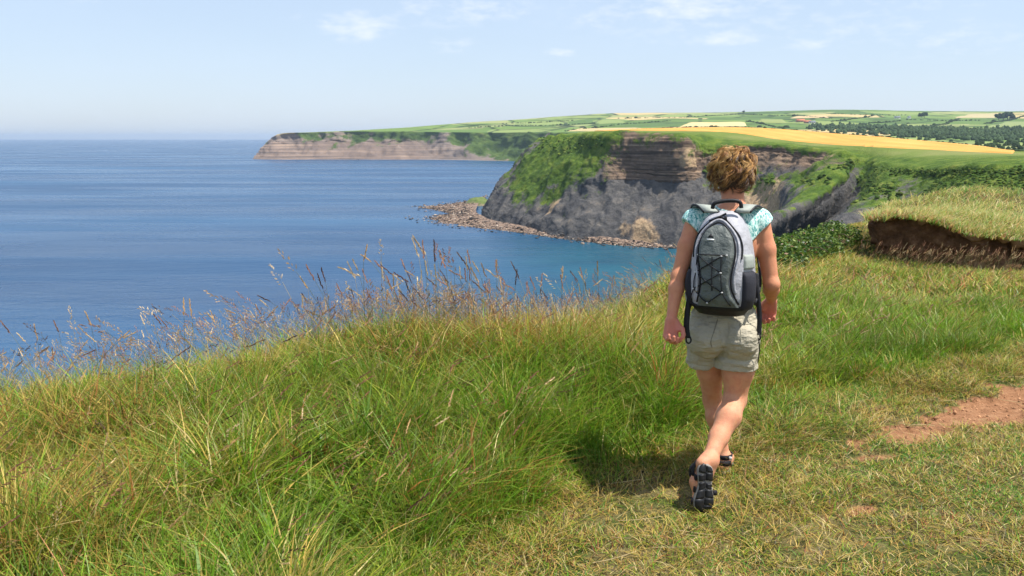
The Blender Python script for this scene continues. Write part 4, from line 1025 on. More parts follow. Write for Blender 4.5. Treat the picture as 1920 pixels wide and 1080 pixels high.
# ------------------------------------------------------------------ brambles at the cliff edge
def bramble(name, pts, n, hgt, label, leaf=.025, cols=((.026, .062, .012), (.055, .115, .015), (.110, .180, .026), (.16, .21, .04))):
    r = np.random.default_rng(len(label)); pts = np.asarray(pts, float)
    s = r.random(n) * (len(pts) - 1); c = lin1(pts[:, :2], s); hgt = lin1(pts[:, 2], s)
    ph = fbm2(c[:, 0], c[:, 1], 1.3, 3, 6)
    rad = hgt * (.55 + .9 * ph); a = r.uniform(0, 6.28, n); q = np.sqrt(r.uniform(.25, 1, n))
    el_ = np.arcsin(r.uniform(-.1, 1, n))
    X = c[:, 0] + np.cos(a) * np.cos(el_) * rad * 1.2 * q; Y = c[:, 1] + np.sin(a) * np.cos(el_) * rad * 1.5 * q
    Z = ground_z(X, Y); Z = np.maximum(Z, Z * .5 - .2) + np.sin(el_) * rad * q + .02 + (fbm2(X, Y, 4.0, 2, 8) - .5) * .1
    u = r.normal(0, 1, (n, 3)); u[:, 2] *= .5; u /= np.linalg.norm(u, axis=1)[:, None]
    v = np.cross(u, r.normal(0, 1, (n, 3))); v /= np.linalg.norm(v, axis=1)[:, None]
    l = r.uniform(.6, 1.3, n)[:, None] * leaf; P = np.stack([X, Y, Z], -1)
    V = np.stack([P - u * l, P + v * l * .55, P + u * l, P - v * l * .55], 1).reshape(-1, 3)
    C = np.array(cols)[r.integers(0, len(cols), n)] * r.uniform(.7, 1.35, (n, 1))
    C = np.where(r.random((n, 1)) < .03, np.array((.22, .12, .06)), C)
    root = obj(name, None, label=label, cat='brambles'); root.location = (0, 0, 0)
    obj('foliage', mesh_np('foliage', V, np.arange(n * 4).reshape(-1, 4), None, {'col': np.repeat(C, 4, 0)}, False), M_LEAF, root)
    mb = MB(); hgt = .3
    for k in range(60):
        p = lin1(pts, r.random(1) * (len(pts) - 1))[0]; a = r.uniform(0, 6.28); L = hgt * r.uniform(.9, 1.6); z0 = float(ground_z(np.array([p[0]]), np.array([p[1]]))[0])
        t = np.linspace(0, 1, 5); mb.tube(np.stack([p[0] + np.cos(a) * t * L, p[1] + np.sin(a) * t * L, z0 + 1.5 * L * t * (1 - .75 * t)], -1), .006, 4)
    obj('stem', mb.mesh('stem'), M_STEM, root)
M_STEM = plain('bramble_stem', (.10, .07, .04), .8)
bramble('bramble_thicket', [(2.7, 10.8, .40), (3.2, 11.7, .42), (3.9, 12.8, .38), (4.7, 14.2, .34), (5.4, 15.4, .30)], 42000, .24, 'dark green bramble thicket on the cliff edge right of the walker')

# ------------------------------------------------------------------ smooth solid modelling for body and clothes
def nets(F, lo, h):                                # surface nets
    ins = F < 0; nx, ny, nz = F.shape
    cnt = np.zeros((nx - 1, ny - 1, nz - 1), np.uint8)
    for a in (0, 1):
        for b in (0, 1):
            for c in (0, 1): cnt += ins[a:nx - 1 + a, b:ny - 1 + b, c:nz - 1 + c]
    act = np.argwhere((cnt > 0) & (cnt < 8)); idx = -np.ones(cnt.shape, np.int32); idx[tuple(act.T)] = np.arange(len(act))
    cor = {}
    for a in (0, 1):
        for b in (0, 1):
            for c in (0, 1): cor[a, b, c] = F[act[:, 0] + a, act[:, 1] + b, act[:, 2] + c]
    S = np.zeros((len(act), 3)); W = np.zeros(len(act))
    ks = list(cor)
    for p in ks:
        for ax in range(3):
            if p[ax] == 0:
                q = list(p); q[ax] = 1; q = tuple(q); f0, f1 = cor[p], cor[q]; m = (f0 < 0) != (f1 < 0)
                t = np.where(m, f0 / np.where(m, f0 - f1, 1), 0); pt = np.tile(np.array(p, float), (len(act), 1)); pt[:, ax] = t
                S += pt * m[:, None]; W += m
    V = (act + S / W[:, None]) * h + lo
    Q = []
    for ax in range(3):
        s0 = [slice(None)] * 3; s1 = [slice(None)] * 3; s0[ax] = slice(0, -1); s1[ax] = slice(1, None)
        A = ins[tuple(s0)]; B = ins[tuple(s1)]; e = np.argwhere(A != B); o1, o2 = [(1, 2), (2, 0), (0, 1)][ax]
        ok = (e[:, o1] > 0) & (e[:, o2] > 0) & (e[:, o1] < F.shape[o1] - 1) & (e[:, o2] < F.shape[o2] - 1); e = e[ok]
        flip = A[tuple(e.T)]
        def cell(d1, d2):
            k = e.copy(); k[:, o1] += d1; k[:, o2] += d2; return idx[tuple(k.T)]
        q = np.stack([cell(-1, -1), cell(0, -1), cell(0, 0), cell(-1, 0)], -1)
        q[~flip] = q[~flip][:, ::-1]; Q.append(q)
    return V, np.concatenate(Q)
class SDF:
    def __init__(s, lo, hi, h):
        s.lo = np.array(lo, float); s.h = h; n = np.ceil((np.array(hi) - s.lo) / h).astype(int) + 1
        s.n = n; s.F = np.full(n, .08, np.float32)
    def box(s, lo, hi, pad):
        a = np.clip(np.floor((np.minimum(lo, hi) - pad - s.lo) / s.h).astype(int), 0, s.n); b = np.clip(np.ceil((np.maximum(lo, hi) + pad - s.lo) / s.h).astype(int) + 1, 0, s.n)
        sl = tuple(slice(i, j) for i, j in zip(a, b))
        g = np.meshgrid(*[s.lo[i] + np.arange(a[i], b[i]) * s.h for i in range(3)], indexing='ij', sparse=False)
        return sl, np.stack(g, -1)
    def join(s, sl, d, k):
        A = s.F[sl]
        if k > 0:
            t = np.clip(.5 + .5 * (A - d) / k, 0, 1); s.F[sl] = A * (1 - t) + d * t - k * t * (1 - t)
        else: s.F[sl] = np.minimum(A, d)
    def dist_cone(s, P, a, b, ra, rb, flat=1.0, nrm=None):
        a, b = np.asarray(a, float), np.asarray(b, float); ab = b - a; t = np.clip(((P - a) @ ab) / (ab @ ab), 0, 1)
        v = P - a - t[..., None] * ab
        if nrm is not None:
            c = v @ nrm; v = v + (c * (1 / flat - 1))[..., None] * nrm
        return np.linalg.norm(v, axis=-1) - (ra + (rb - ra) * t)
    def cone(s, a, b, ra, rb, k=.015, flat=1.0, nrm=None):
        r = max(ra, rb); sl, P = s.box(np.minimum(a, b), np.maximum(a, b), r * max(1, flat) + k + .02)
        if P.size: s.join(sl, s.dist_cone(P, a, b, ra, rb, flat, nrm), k)
    def chain(s, pts, rads, k=.015, flat=1.0, nrm=None):
        for i in range(len(pts) - 1): s.cone(pts[i], pts[i + 1], rads[i], rads[i + 1], k, flat, nrm)
    def ell(s, c, r, k=.02, yaw=0.0, cut=False):
        c = np.asarray(c, float); r = np.asarray(r, float); sl, P = s.box(c, c, r.max() + k + .03)
        if not P.size: return
        v = P - c; cy, sy = math.cos(yaw), math.sin(yaw)
        v = np.stack([v[..., 0] * cy + v[..., 1] * sy, -v[..., 0] * sy + v[..., 1] * cy, v[..., 2]], -1)
        k0 = np.linalg.norm(v / r, axis=-1); k1 = np.linalg.norm(v / r ** 2, axis=-1); d = k0 * (k0 - 1) / np.maximum(k1, 1e-6)
        if cut:
            A = s.F[sl]; s.F[sl] = np.maximum(A, -d)
        else: s.join(sl, d, k)
    def cut_plane(s, p, n):                        # removes what lies on the n side
        g = np.meshgrid(*[s.lo[i] + np.arange(s.n[i]) * s.h for i in range(3)], indexing='ij', sparse=True)
        d = sum((g[i] - p[i]) * n[i] for i in range(3)); s.F = np.maximum(s.F, d.astype(np.float32))
    def ripple(s, amp, scale, seed, octv=3):
        V = None
        near = np.argwhere(np.abs(s.F) < .03); P = s.lo + near * s.h
        nz = (fbm(P * np.asarray(scale, float), octv, seed) - .5) * 2 * amp; s.F[tuple(near.T)] += nz.astype(np.float32)
    def mesh(s): return nets(s.F, s.lo, s.h)

# ------------------------------------------------------------------ the walker
YP = 4.38
J = dict(head=at(1372, 326, 4.45), neck0=at(1374, 352, 4.44), neck1=at(1375, 398, 4.40),
         shL=at(1303, 416, 4.41), shR=at(1424, 414, 4.40), elL=at(1272, 518, 4.34), wrL=at(1259, 597, 4.24),
         elR=at(1446, 532, 4.36), wrR=at(1446, 562, 4.56),
         hipL=at(1326, 622, 4.42), hipR=at(1386, 626, 4.37), knL=at(1336, 750, 4.57), knR=at(1377, 750, 4.37),
         anL=at(1357, 858, 4.52), anR=at(1330, 862, 4.10))
def lerp(a, b, t): return a * (1 - t) + b * t
YAW = math.radians(-18)                            # she heads a little to the right
FWD = np.array([math.sin(-YAW), math.cos(YAW), 0]); RGT = np.array([math.cos(YAW), math.sin(YAW), 0])
M_SKIN = None
def skin_mat():
    t = NT('skin'); c = t.attr('col', 'Color')
    c = t.mix(t.math('MULTIPLY', t.map(t.noise(30, 5, .65), .42, .66), .5), c, (.52, .19, .115))
    t.base(c); t.rough(.6); t.spec(.25)
    t.b.inputs['Subsurface Weight'].default_value = .12; t.b.inputs['Subsurface Radius'].default_value = (.02, .008, .004); t.b.inputs['Subsurface Scale'].default_value = .5
    t.nrm(t.bump(t.math('ADD', t.noise(160, 3), t.math('MULTIPLY', t.noise(22, 3), 1.5)), .25, .005)); return t.m
def torso(S, g=0.0):                               # g grows it for clothes
    S.ell(at(1366, 455, 4.41), (.138 + g, .098 + g, .165 + g), .03, YAW)
    S.ell(at(1362, 530, 4.41), (.118 + g, .086 + g, .12 + g), .05, YAW)
    S.ell(at(1357, 600, 4.40), (.148 + g, .105 + g, .10 + g), .05, YAW)
    S.cone(lerp(J['shL'], J['shR'], .12), lerp(J['shL'], J['shR'], .88), .050 + g, .050 + g, .04)
    S.cone(J['neck1'] + np.array([0, 0, -.03]), at(1366, 430, 4.42), .075 + g, .10 + g, .04)
def build_body():
    lo = (np.min([J[k] for k in J], 0) - np.array([.14, .32, .3])); hi = (np.max([J[k] for k in J], 0) + np.array([.14, .40, .2])); lo[2] = -.03
    S = SDF(lo, hi, .0052)
    torso(S)
    H = J['head']
    S.ell(H + np.array([0, 0, .012]), (.074, .093, .100), .01, YAW)                      # skull
    S.ell(H + FWD * .030 + np.array([0, 0, -.052]), (.054, .060, .066), .03, YAW)        # jaw
    S.ell(H + FWD * .094 + np.array([0, 0, -.022]), (.011, .017, .022), .012, YAW)       # nose
    S.ell(H + FWD * .082 + np.array([0, 0, -.062]), (.022, .010, .007), .008, YAW)       # lips
    S.ell(H + FWD * .075 + np.array([0, 0, -.098]), (.020, .018, .016), .015, YAW)       # chin
    for s in (-1, 1):
        S.ell(H + RGT * s * .074 + np.array([0, 0, -.018]) + FWD * -.004, (.010, .019, .031), .006, YAW)   # ears
        S.ell(H + RGT * s * .030 + FWD * .098 + np.array([0, 0, .004]), (.015, .012, .009), 0, YAW, cut=True)  # eye sockets
    S.chain([J['neck0'] - np.array([0, 0, .01]), J['neck1'] - np.array([0, 0, .02])], [.050, .058], .03)
    # arms
    S.chain([J['shL'], lerp(J['shL'], J['elL'], .45) + np.array([-.004, 0, 0]), J['elL'], lerp(J['elL'], J['wrL'], .3), J['wrL']], [.045, .040, .032, .034, .0230], .02)
    S.chain([J['shR'], lerp(J['shR'], J['elR'], .45) + np.array([.006, 0, 0]), J['elR'], lerp(J['elR'], J['wrR'], .35), J['wrR']], [.048, .043, .035, .036, .024], .02)
    S.ell(J['elR'] + np.array([.004, -.016, -.004]), (.028, .026, .03), .02); S.ell(J['elL'] + np.array([0, -.012, 0]), (.024, .024, .028), .02)
    # hands: palm, four curled fingers, thumb
    def hand(wr, dn, pn, sd, scale, curl):         # dn: along the hand, pn: palm normal, sd: towards the thumb
        dn, pn, sd = (v / np.linalg.norm(v) for v in (dn, pn, sd)); k = scale
        c = wr + dn * .050 * k
        for f in (-.026, -.009, .009, .026):
            S.cone(wr + dn * .012 * k + sd * f * .6 * k, wr + dn * .082 * k + sd * f * k, .0155 * k, .0130 * k, .012)
        S.cone(wr + dn * .02 * k + sd * .024 * k + pn * .008, wr + dn * .055 * k + sd * .030 * k + pn * .016, .014 * k, .011 * k, .012)
        Ls = [(.040, .025, .020), (.044, .028, .021), (.041, .026, .020), (.032, .020, .017)]
        for i, f in enumerate((.027, .009, -.009, -.027)):
            p = wr + dn * (.084 - abs(f - .005) * .25) * k + sd * f * k; ang = .25 + curl * (.42 + .05 * i); q = [p]
            for j, l in enumerate(Ls[i]):
                d = dn * math.cos(ang) + pn * math.sin(ang) + sd * (-.03 * (i - 1.5)); q.append(q[-1] + d * l * k); ang += curl * (.95 - .08 * j)
            S.chain(q, [.0098 * k, .0092 * k, .0084 * k, .0072 * k], .004)
        p = wr + dn * .030 * k + sd * .032 * k + pn * .008
        q = [p, p + (dn * .72 + sd * .55 + pn * .35) * .034 * k, p + (dn * .72 + sd * .55 + pn * .35) * .034 * k + (dn * .85 + sd * .02 + pn * .5) * .028 * k]
        q.append(q[-1] + (dn * .8 - sd * .3 + pn * .5) * .020 * k); S.chain(q, [.0135 * k, .0112 * k, .0100 * k, .0085 * k], .006)
    hand(J['wrL'], np.array([-.06, -.22, -1.]), np.array([.25, -1., .2]), np.array([1., .3, 0]), .98, 1.05)
    hand(J['wrR'], np.array([.0, .42, -.90]), np.array([-.35, -.86, -.36]), np.array([-.92, .36, .12]), 1.0, 1.15)
    # legs
    S.ell(at(1328, 630, 4.35), (.078, .080, .085), .04); S.ell(at(1386, 634, 4.32), (.083, .085, .088), .04)
    S.chain([J['hipL'], lerp(J['hipL'], J['knL'], .55), J['knL'], lerp(J['knL'], J['anL'], .28) + np.array([0, -.012, 0]), lerp(J['knL'], J['anL'], .6), J['anL']], [.083, .063, .045, .048, .038, .030], .025)
    S.chain([J['hipR'], lerp(J['hipR'], J['knR'], .55) + np.array([.006, -.005, 0]), J['knR'] + np.array([.002, 0, 0]), lerp(J['knR'], J['anR'], .32) + np.array([.006, -.010, .012]), lerp(J['knR'], J['anR'], .64), J['anR']], [.088, .073, .052, .057, .043, .032], .025)
    # feet
    aL, aR = J['anL'], J['anR']
    fd = np.array([.28, .96, 0]); heel = np.array([aL[0], aL[1], .045]) - fd * .035; 
    S.chain([aL, heel], [.033, .030], .02); S.chain([np.array([aL[0], aL[1], .075]), np.array([aL[0], aL[1], .06]) + fd * .07, np.array([aL[0], aL[1], .042]) + fd * .15], [.036, .033, .024], .02, 1.35, np.cross(fd, (0, 0, 1)))
    for i, f in enumerate((-.034, -.016, 0, .016, .031)):
        b = np.array([aL[0], aL[1], .040]) + fd * (.140 + .012 * (2 - abs(i - 1))) + np.cross(fd, (0, 0, 1)) * -f * -1; S.cone(b, b + fd * (.040 - .005 * i) + np.array([0, 0, -.006]), .0105, .0085, .006)
    S.chain([aR, R_HEEL + SOLE_N * -.036 + SOLE_U * .012], [.034, .032], .02); S.chain([aR + np.array([0, .004, -.01]), lerp(R_HEEL, R_TOE, .42) - SOLE_N * .050, lerp(R_HEEL, R_TOE, .76) - SOLE_N * .036], [.036, .036, .028], .02, 1.3, SOLE_S)
    for i, f in enumerate((-.034, -.016, 0, .016, .031)):
        b = lerp(R_HEEL, R_TOE, .78) - SOLE_N * .030 + SOLE_S * f; S.cone(b, b - SOLE_U * (.026 - .002 * i) - SOLE_N * .018, .0105, .0085, .006)
    V, Q = S.mesh()
    col = np.tile(np.array((.60, .285, .160)), (len(V), 1))
    z = V[:, 2]; tan_ = sstep(.60, .70, z)
    col = col * (1 - tan_[:, None]) + np.array((.58, .25, .135)) * tan_[:, None]
    for w in ('wrL', 'wrR'):
        d = np.linalg.norm(V - (J[w] + np.array([0, 0, -.07])), axis=1); f = sstep(.13, .05, d)[:, None]; col = col * (1 - f) + np.array((.56, .20, .14)) * f
    m = skin_mat()
    me = mesh_np('person', V, Q, None, {'col': col})
    return obj('person', me, m, None, 'walker in patterned mint top, khaki shorts and sandals, seen from behind on the path', 'person')
R_HEEL = at(1323, 878, 4.035); R_TOE = at(1318, 952, 4.02)
SOLE_U = (R_HEEL - R_TOE) / np.linalg.norm(R_HEEL - R_TOE); SOLE_S = np.array([.985, .17, 0]); SOLE_S = SOLE_S - SOLE_U * (SOLE_S @ SOLE_U); SOLE_S /= np.linalg.norm(SOLE_S)
SOLE_N = np.cross(SOLE_S, SOLE_U); SOLE_N = SOLE_N if SOLE_N[1] < 0 else -SOLE_N
PERSON = build_body()

def build_clothes():
    # shirt
    lo = at(1255, 610, 4.40) - np.array([0, .26, 0]); hi = at(1470, 375, 4.40) + np.array([0, .26, 0])
    S = SDF(lo, hi, .0045); torso(S, .012)
    S.cone(at(1366, 430, 4.40), at(1360, 598, 4.39), .125, .135, .03, .78, FWD)
    for a, e, ox in ((J['shL'], J['elL'], -.006), (J['shR'], J['elR'], .012)):
        S.cone(a + np.array([0, 0, .004]), lerp(a, e, .18) + np.array([ox, 0, 0]), .060, .066, .02)
    S.ripple(.006, (14, 14, 6), 3); S.ripple(.003, (40, 40, 16), 5)
    for a, e, s in ((J['shL'], J['elL'], -1), (J['shR'], J['elR'], 1)):
        n = np.array([.62 * s, 0, -.62]); n /= np.linalg.norm(n)
        n = (e - a) / np.linalg.norm(e - a) * .80 + np.array([s * .60, 0, 0]); n /= np.linalg.norm(n); p = a + np.array([s * .044, 0, -.005])
        S.cut_plane(p, n)
    S.cut_plane(at(1360, 596, 4.38), np.array([.0, 0, -1.]))
    S.ell(J['neck1'] + np.array([.004, .01, .035]), (.088, .10, .058), 0, YAW, cut=True)
    V, Q = S.mesh()
    t = NT('mint_print')
    n1 = t.noise(105, 3, .6, t.coord('Object', (1, 1, .55)), .6); v1 = t.voronoi(120, t.coord('Object', (1, 1, .6)))
    c = t.ramp(n1, [(.36, (.055, .25, .255)), (.45, (.20, .46, .43)), (.52, (.46, .68, .62)), (.62, (.72, .82, .76))])
    t.base(t.mix(t.map(v1, .10, .24, .85, 0), c, (.035, .15, .17))); t.rough(.8); t.spec(.2); t.nrm(t.bump(t.noise(300, 2), .15, .002))
    obj('shirt', mesh_np('shirt', V, Q), t.m, PERSON, 'sleeveless mint and teal patterned top')
    # shorts
    lo = at(1262, 715, 4.40) - np.array([0, .30, 0]); hi = at(1450, 560, 4.40) + np.array([0, .34, 0])
    S = SDF(lo, hi, .0042)
    S.ell(at(1357, 598, 4.40), (.160, .122, .11), .03, YAW); S.cone(at(1357, 566, 4.40), at(1357, 612, 4.40), .125, .14, .03, .80, FWD)
    S.ell(at(1327, 632, 4.345), (.090, .095, .098), .022); S.ell(at(1386, 636, 4.315), (.092, .100, .100), .022)
    kL, kR = J['knL'], J['knR']; hL, hR = J['hipL'], J['hipR']
    eL = lerp(hL, kL, .38); eR = lerp(hR, kR, .50)
    S.cone(hL + np.array([-.006, 0, 0]), eL + np.array([-.012, 0, 0]), .098, .092, .02); S.cone(hR + np.array([.004, 0, 0]), eR + np.array([-.004, -.006, 0]), .100, .098, .02)
    for e, h, r in ((eL + np.array([-.012, 0, 0]), hL, .092), (eR + np.array([-.004, -.006, 0]), hR, .098)):       # turned-up hems
        d = (e - h) / np.linalg.norm(e - h); S.cone(e - d * .030, e + d * .005, r + .006, r + .007, .004)
    S.ripple(.010, (9, 9, 30), 13); S.ripple(.005, (26, 26, 60), 15); S.ripple(.006, (26, 10, 8), 18)
    # below the crotch line each leg ends at its hem
    g = np.meshgrid(*[S.lo[i] + np.arange(S.n[i]) * S.h for i in range(3)], indexing='ij', sparse=True)
    dL = (eL - hL) / np.linalg.norm(eL - hL); dR = (eR - hR) / np.linalg.norm(eR - hR)
    pL = sum((g[i] - eL[i]) * dL[i] for i in range(3)); pR = sum((g[i] - eR[i]) * dR[i] for i in range(3))
    mid = at(1343, 690, 4.30)[0]; side = 1 / (1 + np.exp(-(g[0] - mid) * 220))
    S.F = np.maximum(S.F, (pL * (1 - side) + pR * side + 0 * S.F).astype(np.float32)); S.cut_plane(at(1357, 566, 4.38), np.array([0, 0, 1.]))
    V, Q = S.mesh()
    t = NT('khaki_cotton'); t.base(t.mix(t.noise(9, 4, .6), (.335, .30, .22), (.465, .42, .325))); t.rough(.85); t.spec(.15)
    t.nrm(t.bump(t.math('ADD', t.noise(55, 4, .6), t.math('MULTIPLY', t.noise(16, 3, .6, t.coord('Object', (1, 1, 3))), 1.5)), .6, .014))
    so = obj('shorts', mesh_np('shorts', V, Q), t.m, PERSON, 'khaki cotton shorts with turned-up hems')
    dk = plain('stitch', (.20, .18, .13), .9)
    # pocket flap and back seam stand a little proud of the cloth
    bv = BVHTree.FromPolygons([tuple(v) for v in V], [tuple(q) for q in Q.tolist()])
    def on(px, py, out=.001):
        o = np.array([0, 0, CAM_H]); d = ray(px, py); d /= np.linalg.norm(d); h = bv.ray_cast(Vector(o), Vector(d)); 
        return np.array(h[0]) + np.array(h[1]) * out if h[0] is not None else at(px, py, 4.28)
    for name, pl in (('seam', [(1349, 580), (1345, 600), (1339, 620), (1333, 640), (1335, 652)]), ('pocket_edge', [(1388, 606), (1389, 620), (1389, 634), (1390, 647)]), ('pocket_edge', [(1388, 606), (1396, 608), (1405, 607), (1414, 604)]),
                     ('waistband_seam', [(1298, 592), (1320, 596), (1350, 598), (1380, 598), (1405, 594), (1417, 590)])):
        mb = MB(); P = cr1(np.array([on(*k) for k in pl]), np.linspace(0, len(pl) - 1, 14)); mb.tube(P, .0022, 5); obj(name, mb.mesh(name), dk if name == 'seam' else M_KHAKI2, so)
M_KHAKI2 = plain('khaki_edge', (.40, .37, .28), .85)
build_clothes()

# ------------------------------------------------------------------ hair
def build_hair():
    r = np.random.default_rng(17); H = J['head'] + np.array([0, -.004, .012])
    mb = MB()
    # dense under-layer so no scalp shows
    a = np.linspace(0, 2 * math.pi, 28, endpoint=False); V = []; C = []; E = np.linspace(-1.1, math.pi / 2, 14)
    def low(az_):                                  # how far down the hair reaches: fringe high in front, nape low
        f = math.cos(az_)                          # +1 front
        return (-.05 if f > .5 else (-.42 if f > -.35 else -1.16))
    for e in E:
        for aa in a:
            ee = max(e, low(aa)); k = 1 + .05 * math.sin(aa * 9 + ee * 11)
            loc = np.array([math.cos(ee) * math.sin(aa) * .086, math.cos(ee) * math.cos(aa) * .099, math.sin(ee) * .102]) * k
            V.append(H + RGT * loc[0] + FWD * loc[1] + np.array([0, 0, loc[2]])); C.append((.035, .017, .009))
    q = [(i * 28 + k, i * 28 + (k + 1) % 28, (i + 1) * 28 + (k + 1) % 28, (i + 1) * 28 + k) for i in range(13) for k in range(28)]
    mb.add(V, q, None, np.array(C))
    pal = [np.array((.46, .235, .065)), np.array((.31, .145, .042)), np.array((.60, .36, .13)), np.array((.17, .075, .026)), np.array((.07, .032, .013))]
    def strand(az_, e0, e1, tw, ph, fr, amp, sh, rad0, c, n=12, sides=4):
        pts = []
        for k in range(n):
            f = k / (n - 1); ee = e0 + (e1 - e0) * f; aa = az_ + tw * f
            vol = sh * (1 + .07 * f); rad = np.array([math.cos(ee) * math.sin(aa) * .092, math.cos(ee) * math.cos(aa) * .104, math.sin(ee) * .107 + .002]) * vol
            nr = rad / np.linalg.norm(rad); tg = np.array([math.cos(aa), -math.sin(aa), 0]); am = amp * (.25 + .95 * f)
            rad = rad + nr * am * math.cos(ph + fr * 6.28 * f) + tg * am * 1.3 * math.sin(ph + fr * 6.28 * f)
            pts.append(H + RGT * rad[0] + FWD * rad[1] + np.array([0, 0, rad[2]]))
        f = np.linspace(0, 1, n); mb.tube(pts, rad0 * (1 - .8 * f ** 2), sides, np.clip(c, 0, 1), True)
    for i in range(185):                            # wavy locks, each a bundle of fine strands
        az_ = r.uniform(-math.pi, math.pi); e0 = math.asin(r.uniform(-.35, .999)); lo_ = low(az_)
        if e0 < lo_ + .2: e0 = lo_ + r.uniform(.3, .8)
        e1 = max(e0 - r.uniform(.45, 1.0), lo_ - r.uniform(0, .22)); tw = r.normal(0, .35); ph = r.uniform(0, 6.28); fr = r.uniform(.7, 1.35); amp = r.uniform(.008, .019)
        sh = r.uniform(.90, 1.10) + .05 * math.sin(az_ * 3 + 1) * math.cos(e0 * 2)
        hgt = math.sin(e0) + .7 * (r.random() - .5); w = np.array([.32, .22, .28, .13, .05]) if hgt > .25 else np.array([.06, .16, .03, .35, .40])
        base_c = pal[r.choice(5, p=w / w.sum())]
        for j in range(11):
            strand(az_ + r.normal(0, .055), e0 + r.normal(0, .04), e1 + r.normal(0, .07), tw + r.normal(0, .05), ph + r.normal(0, .28), fr * r.uniform(.94, 1.06), amp * r.uniform(.8, 1.2), sh * r.uniform(.97, 1.03),
                   r.uniform(.0011, .0026), base_c * r.uniform(.55, 1.45), 11, 3)
    for i in range(140):                            # flyaways
        az_ = r.uniform(-math.pi, math.pi); e0 = math.asin(r.uniform(-.2, .98)); e0 = max(e0, low(az_) + .2)
        strand(az_, e0, e0 - r.uniform(.3, .8), r.normal(0, .4), r.uniform(0, 6.28), r.uniform(.6, 1.6), r.uniform(.01, .022), r.uniform(1.02, 1.2), .0007, pal[2] * r.uniform(.7, 1.1), 9, 3)
    t = NT('curly_hair'); t.base(t.attr('col', 'Color')); t.rough(.38); t.spec(.45)
    t.nrm(t.bump(t.noise(260, 3, .6, t.coord('Object', (1, 1, .35))), .5, .004))
    obj('hair', mb.mesh('hair'), t.m, PERSON, 'short curly golden brown hair')
    w_, i_ = plain('eye_white', (.8, .78, .75), .2), plain('iris', (.10, .07, .04), .2)
    for s in (-1, 1):
        for nm, rad, off, m in (('eye', .0115, .083, w_), ('iris', .0055, .0915, i_)):
            mb = MB(); c = J['head'] + RGT * s * .030 + FWD * off + np.array([0, 0, .004]); n = 8
            V = [c + rad * np.array([math.cos(e) * math.cos(k * 2 * math.pi / n), math.cos(e) * math.sin(k * 2 * math.pi / n), math.sin(e)]) for e in np.linspace(-1.5, 1.5, 6) for k in range(n)]
            mb.add(V, [(i * n + k, i * n + (k + 1) % n, (i + 1) * n + (k + 1) % n, (i + 1) * n + k) for i in range(5) for k in range(n)])
            obj(nm, mb.mesh(nm), m, PERSON)
build_hair()

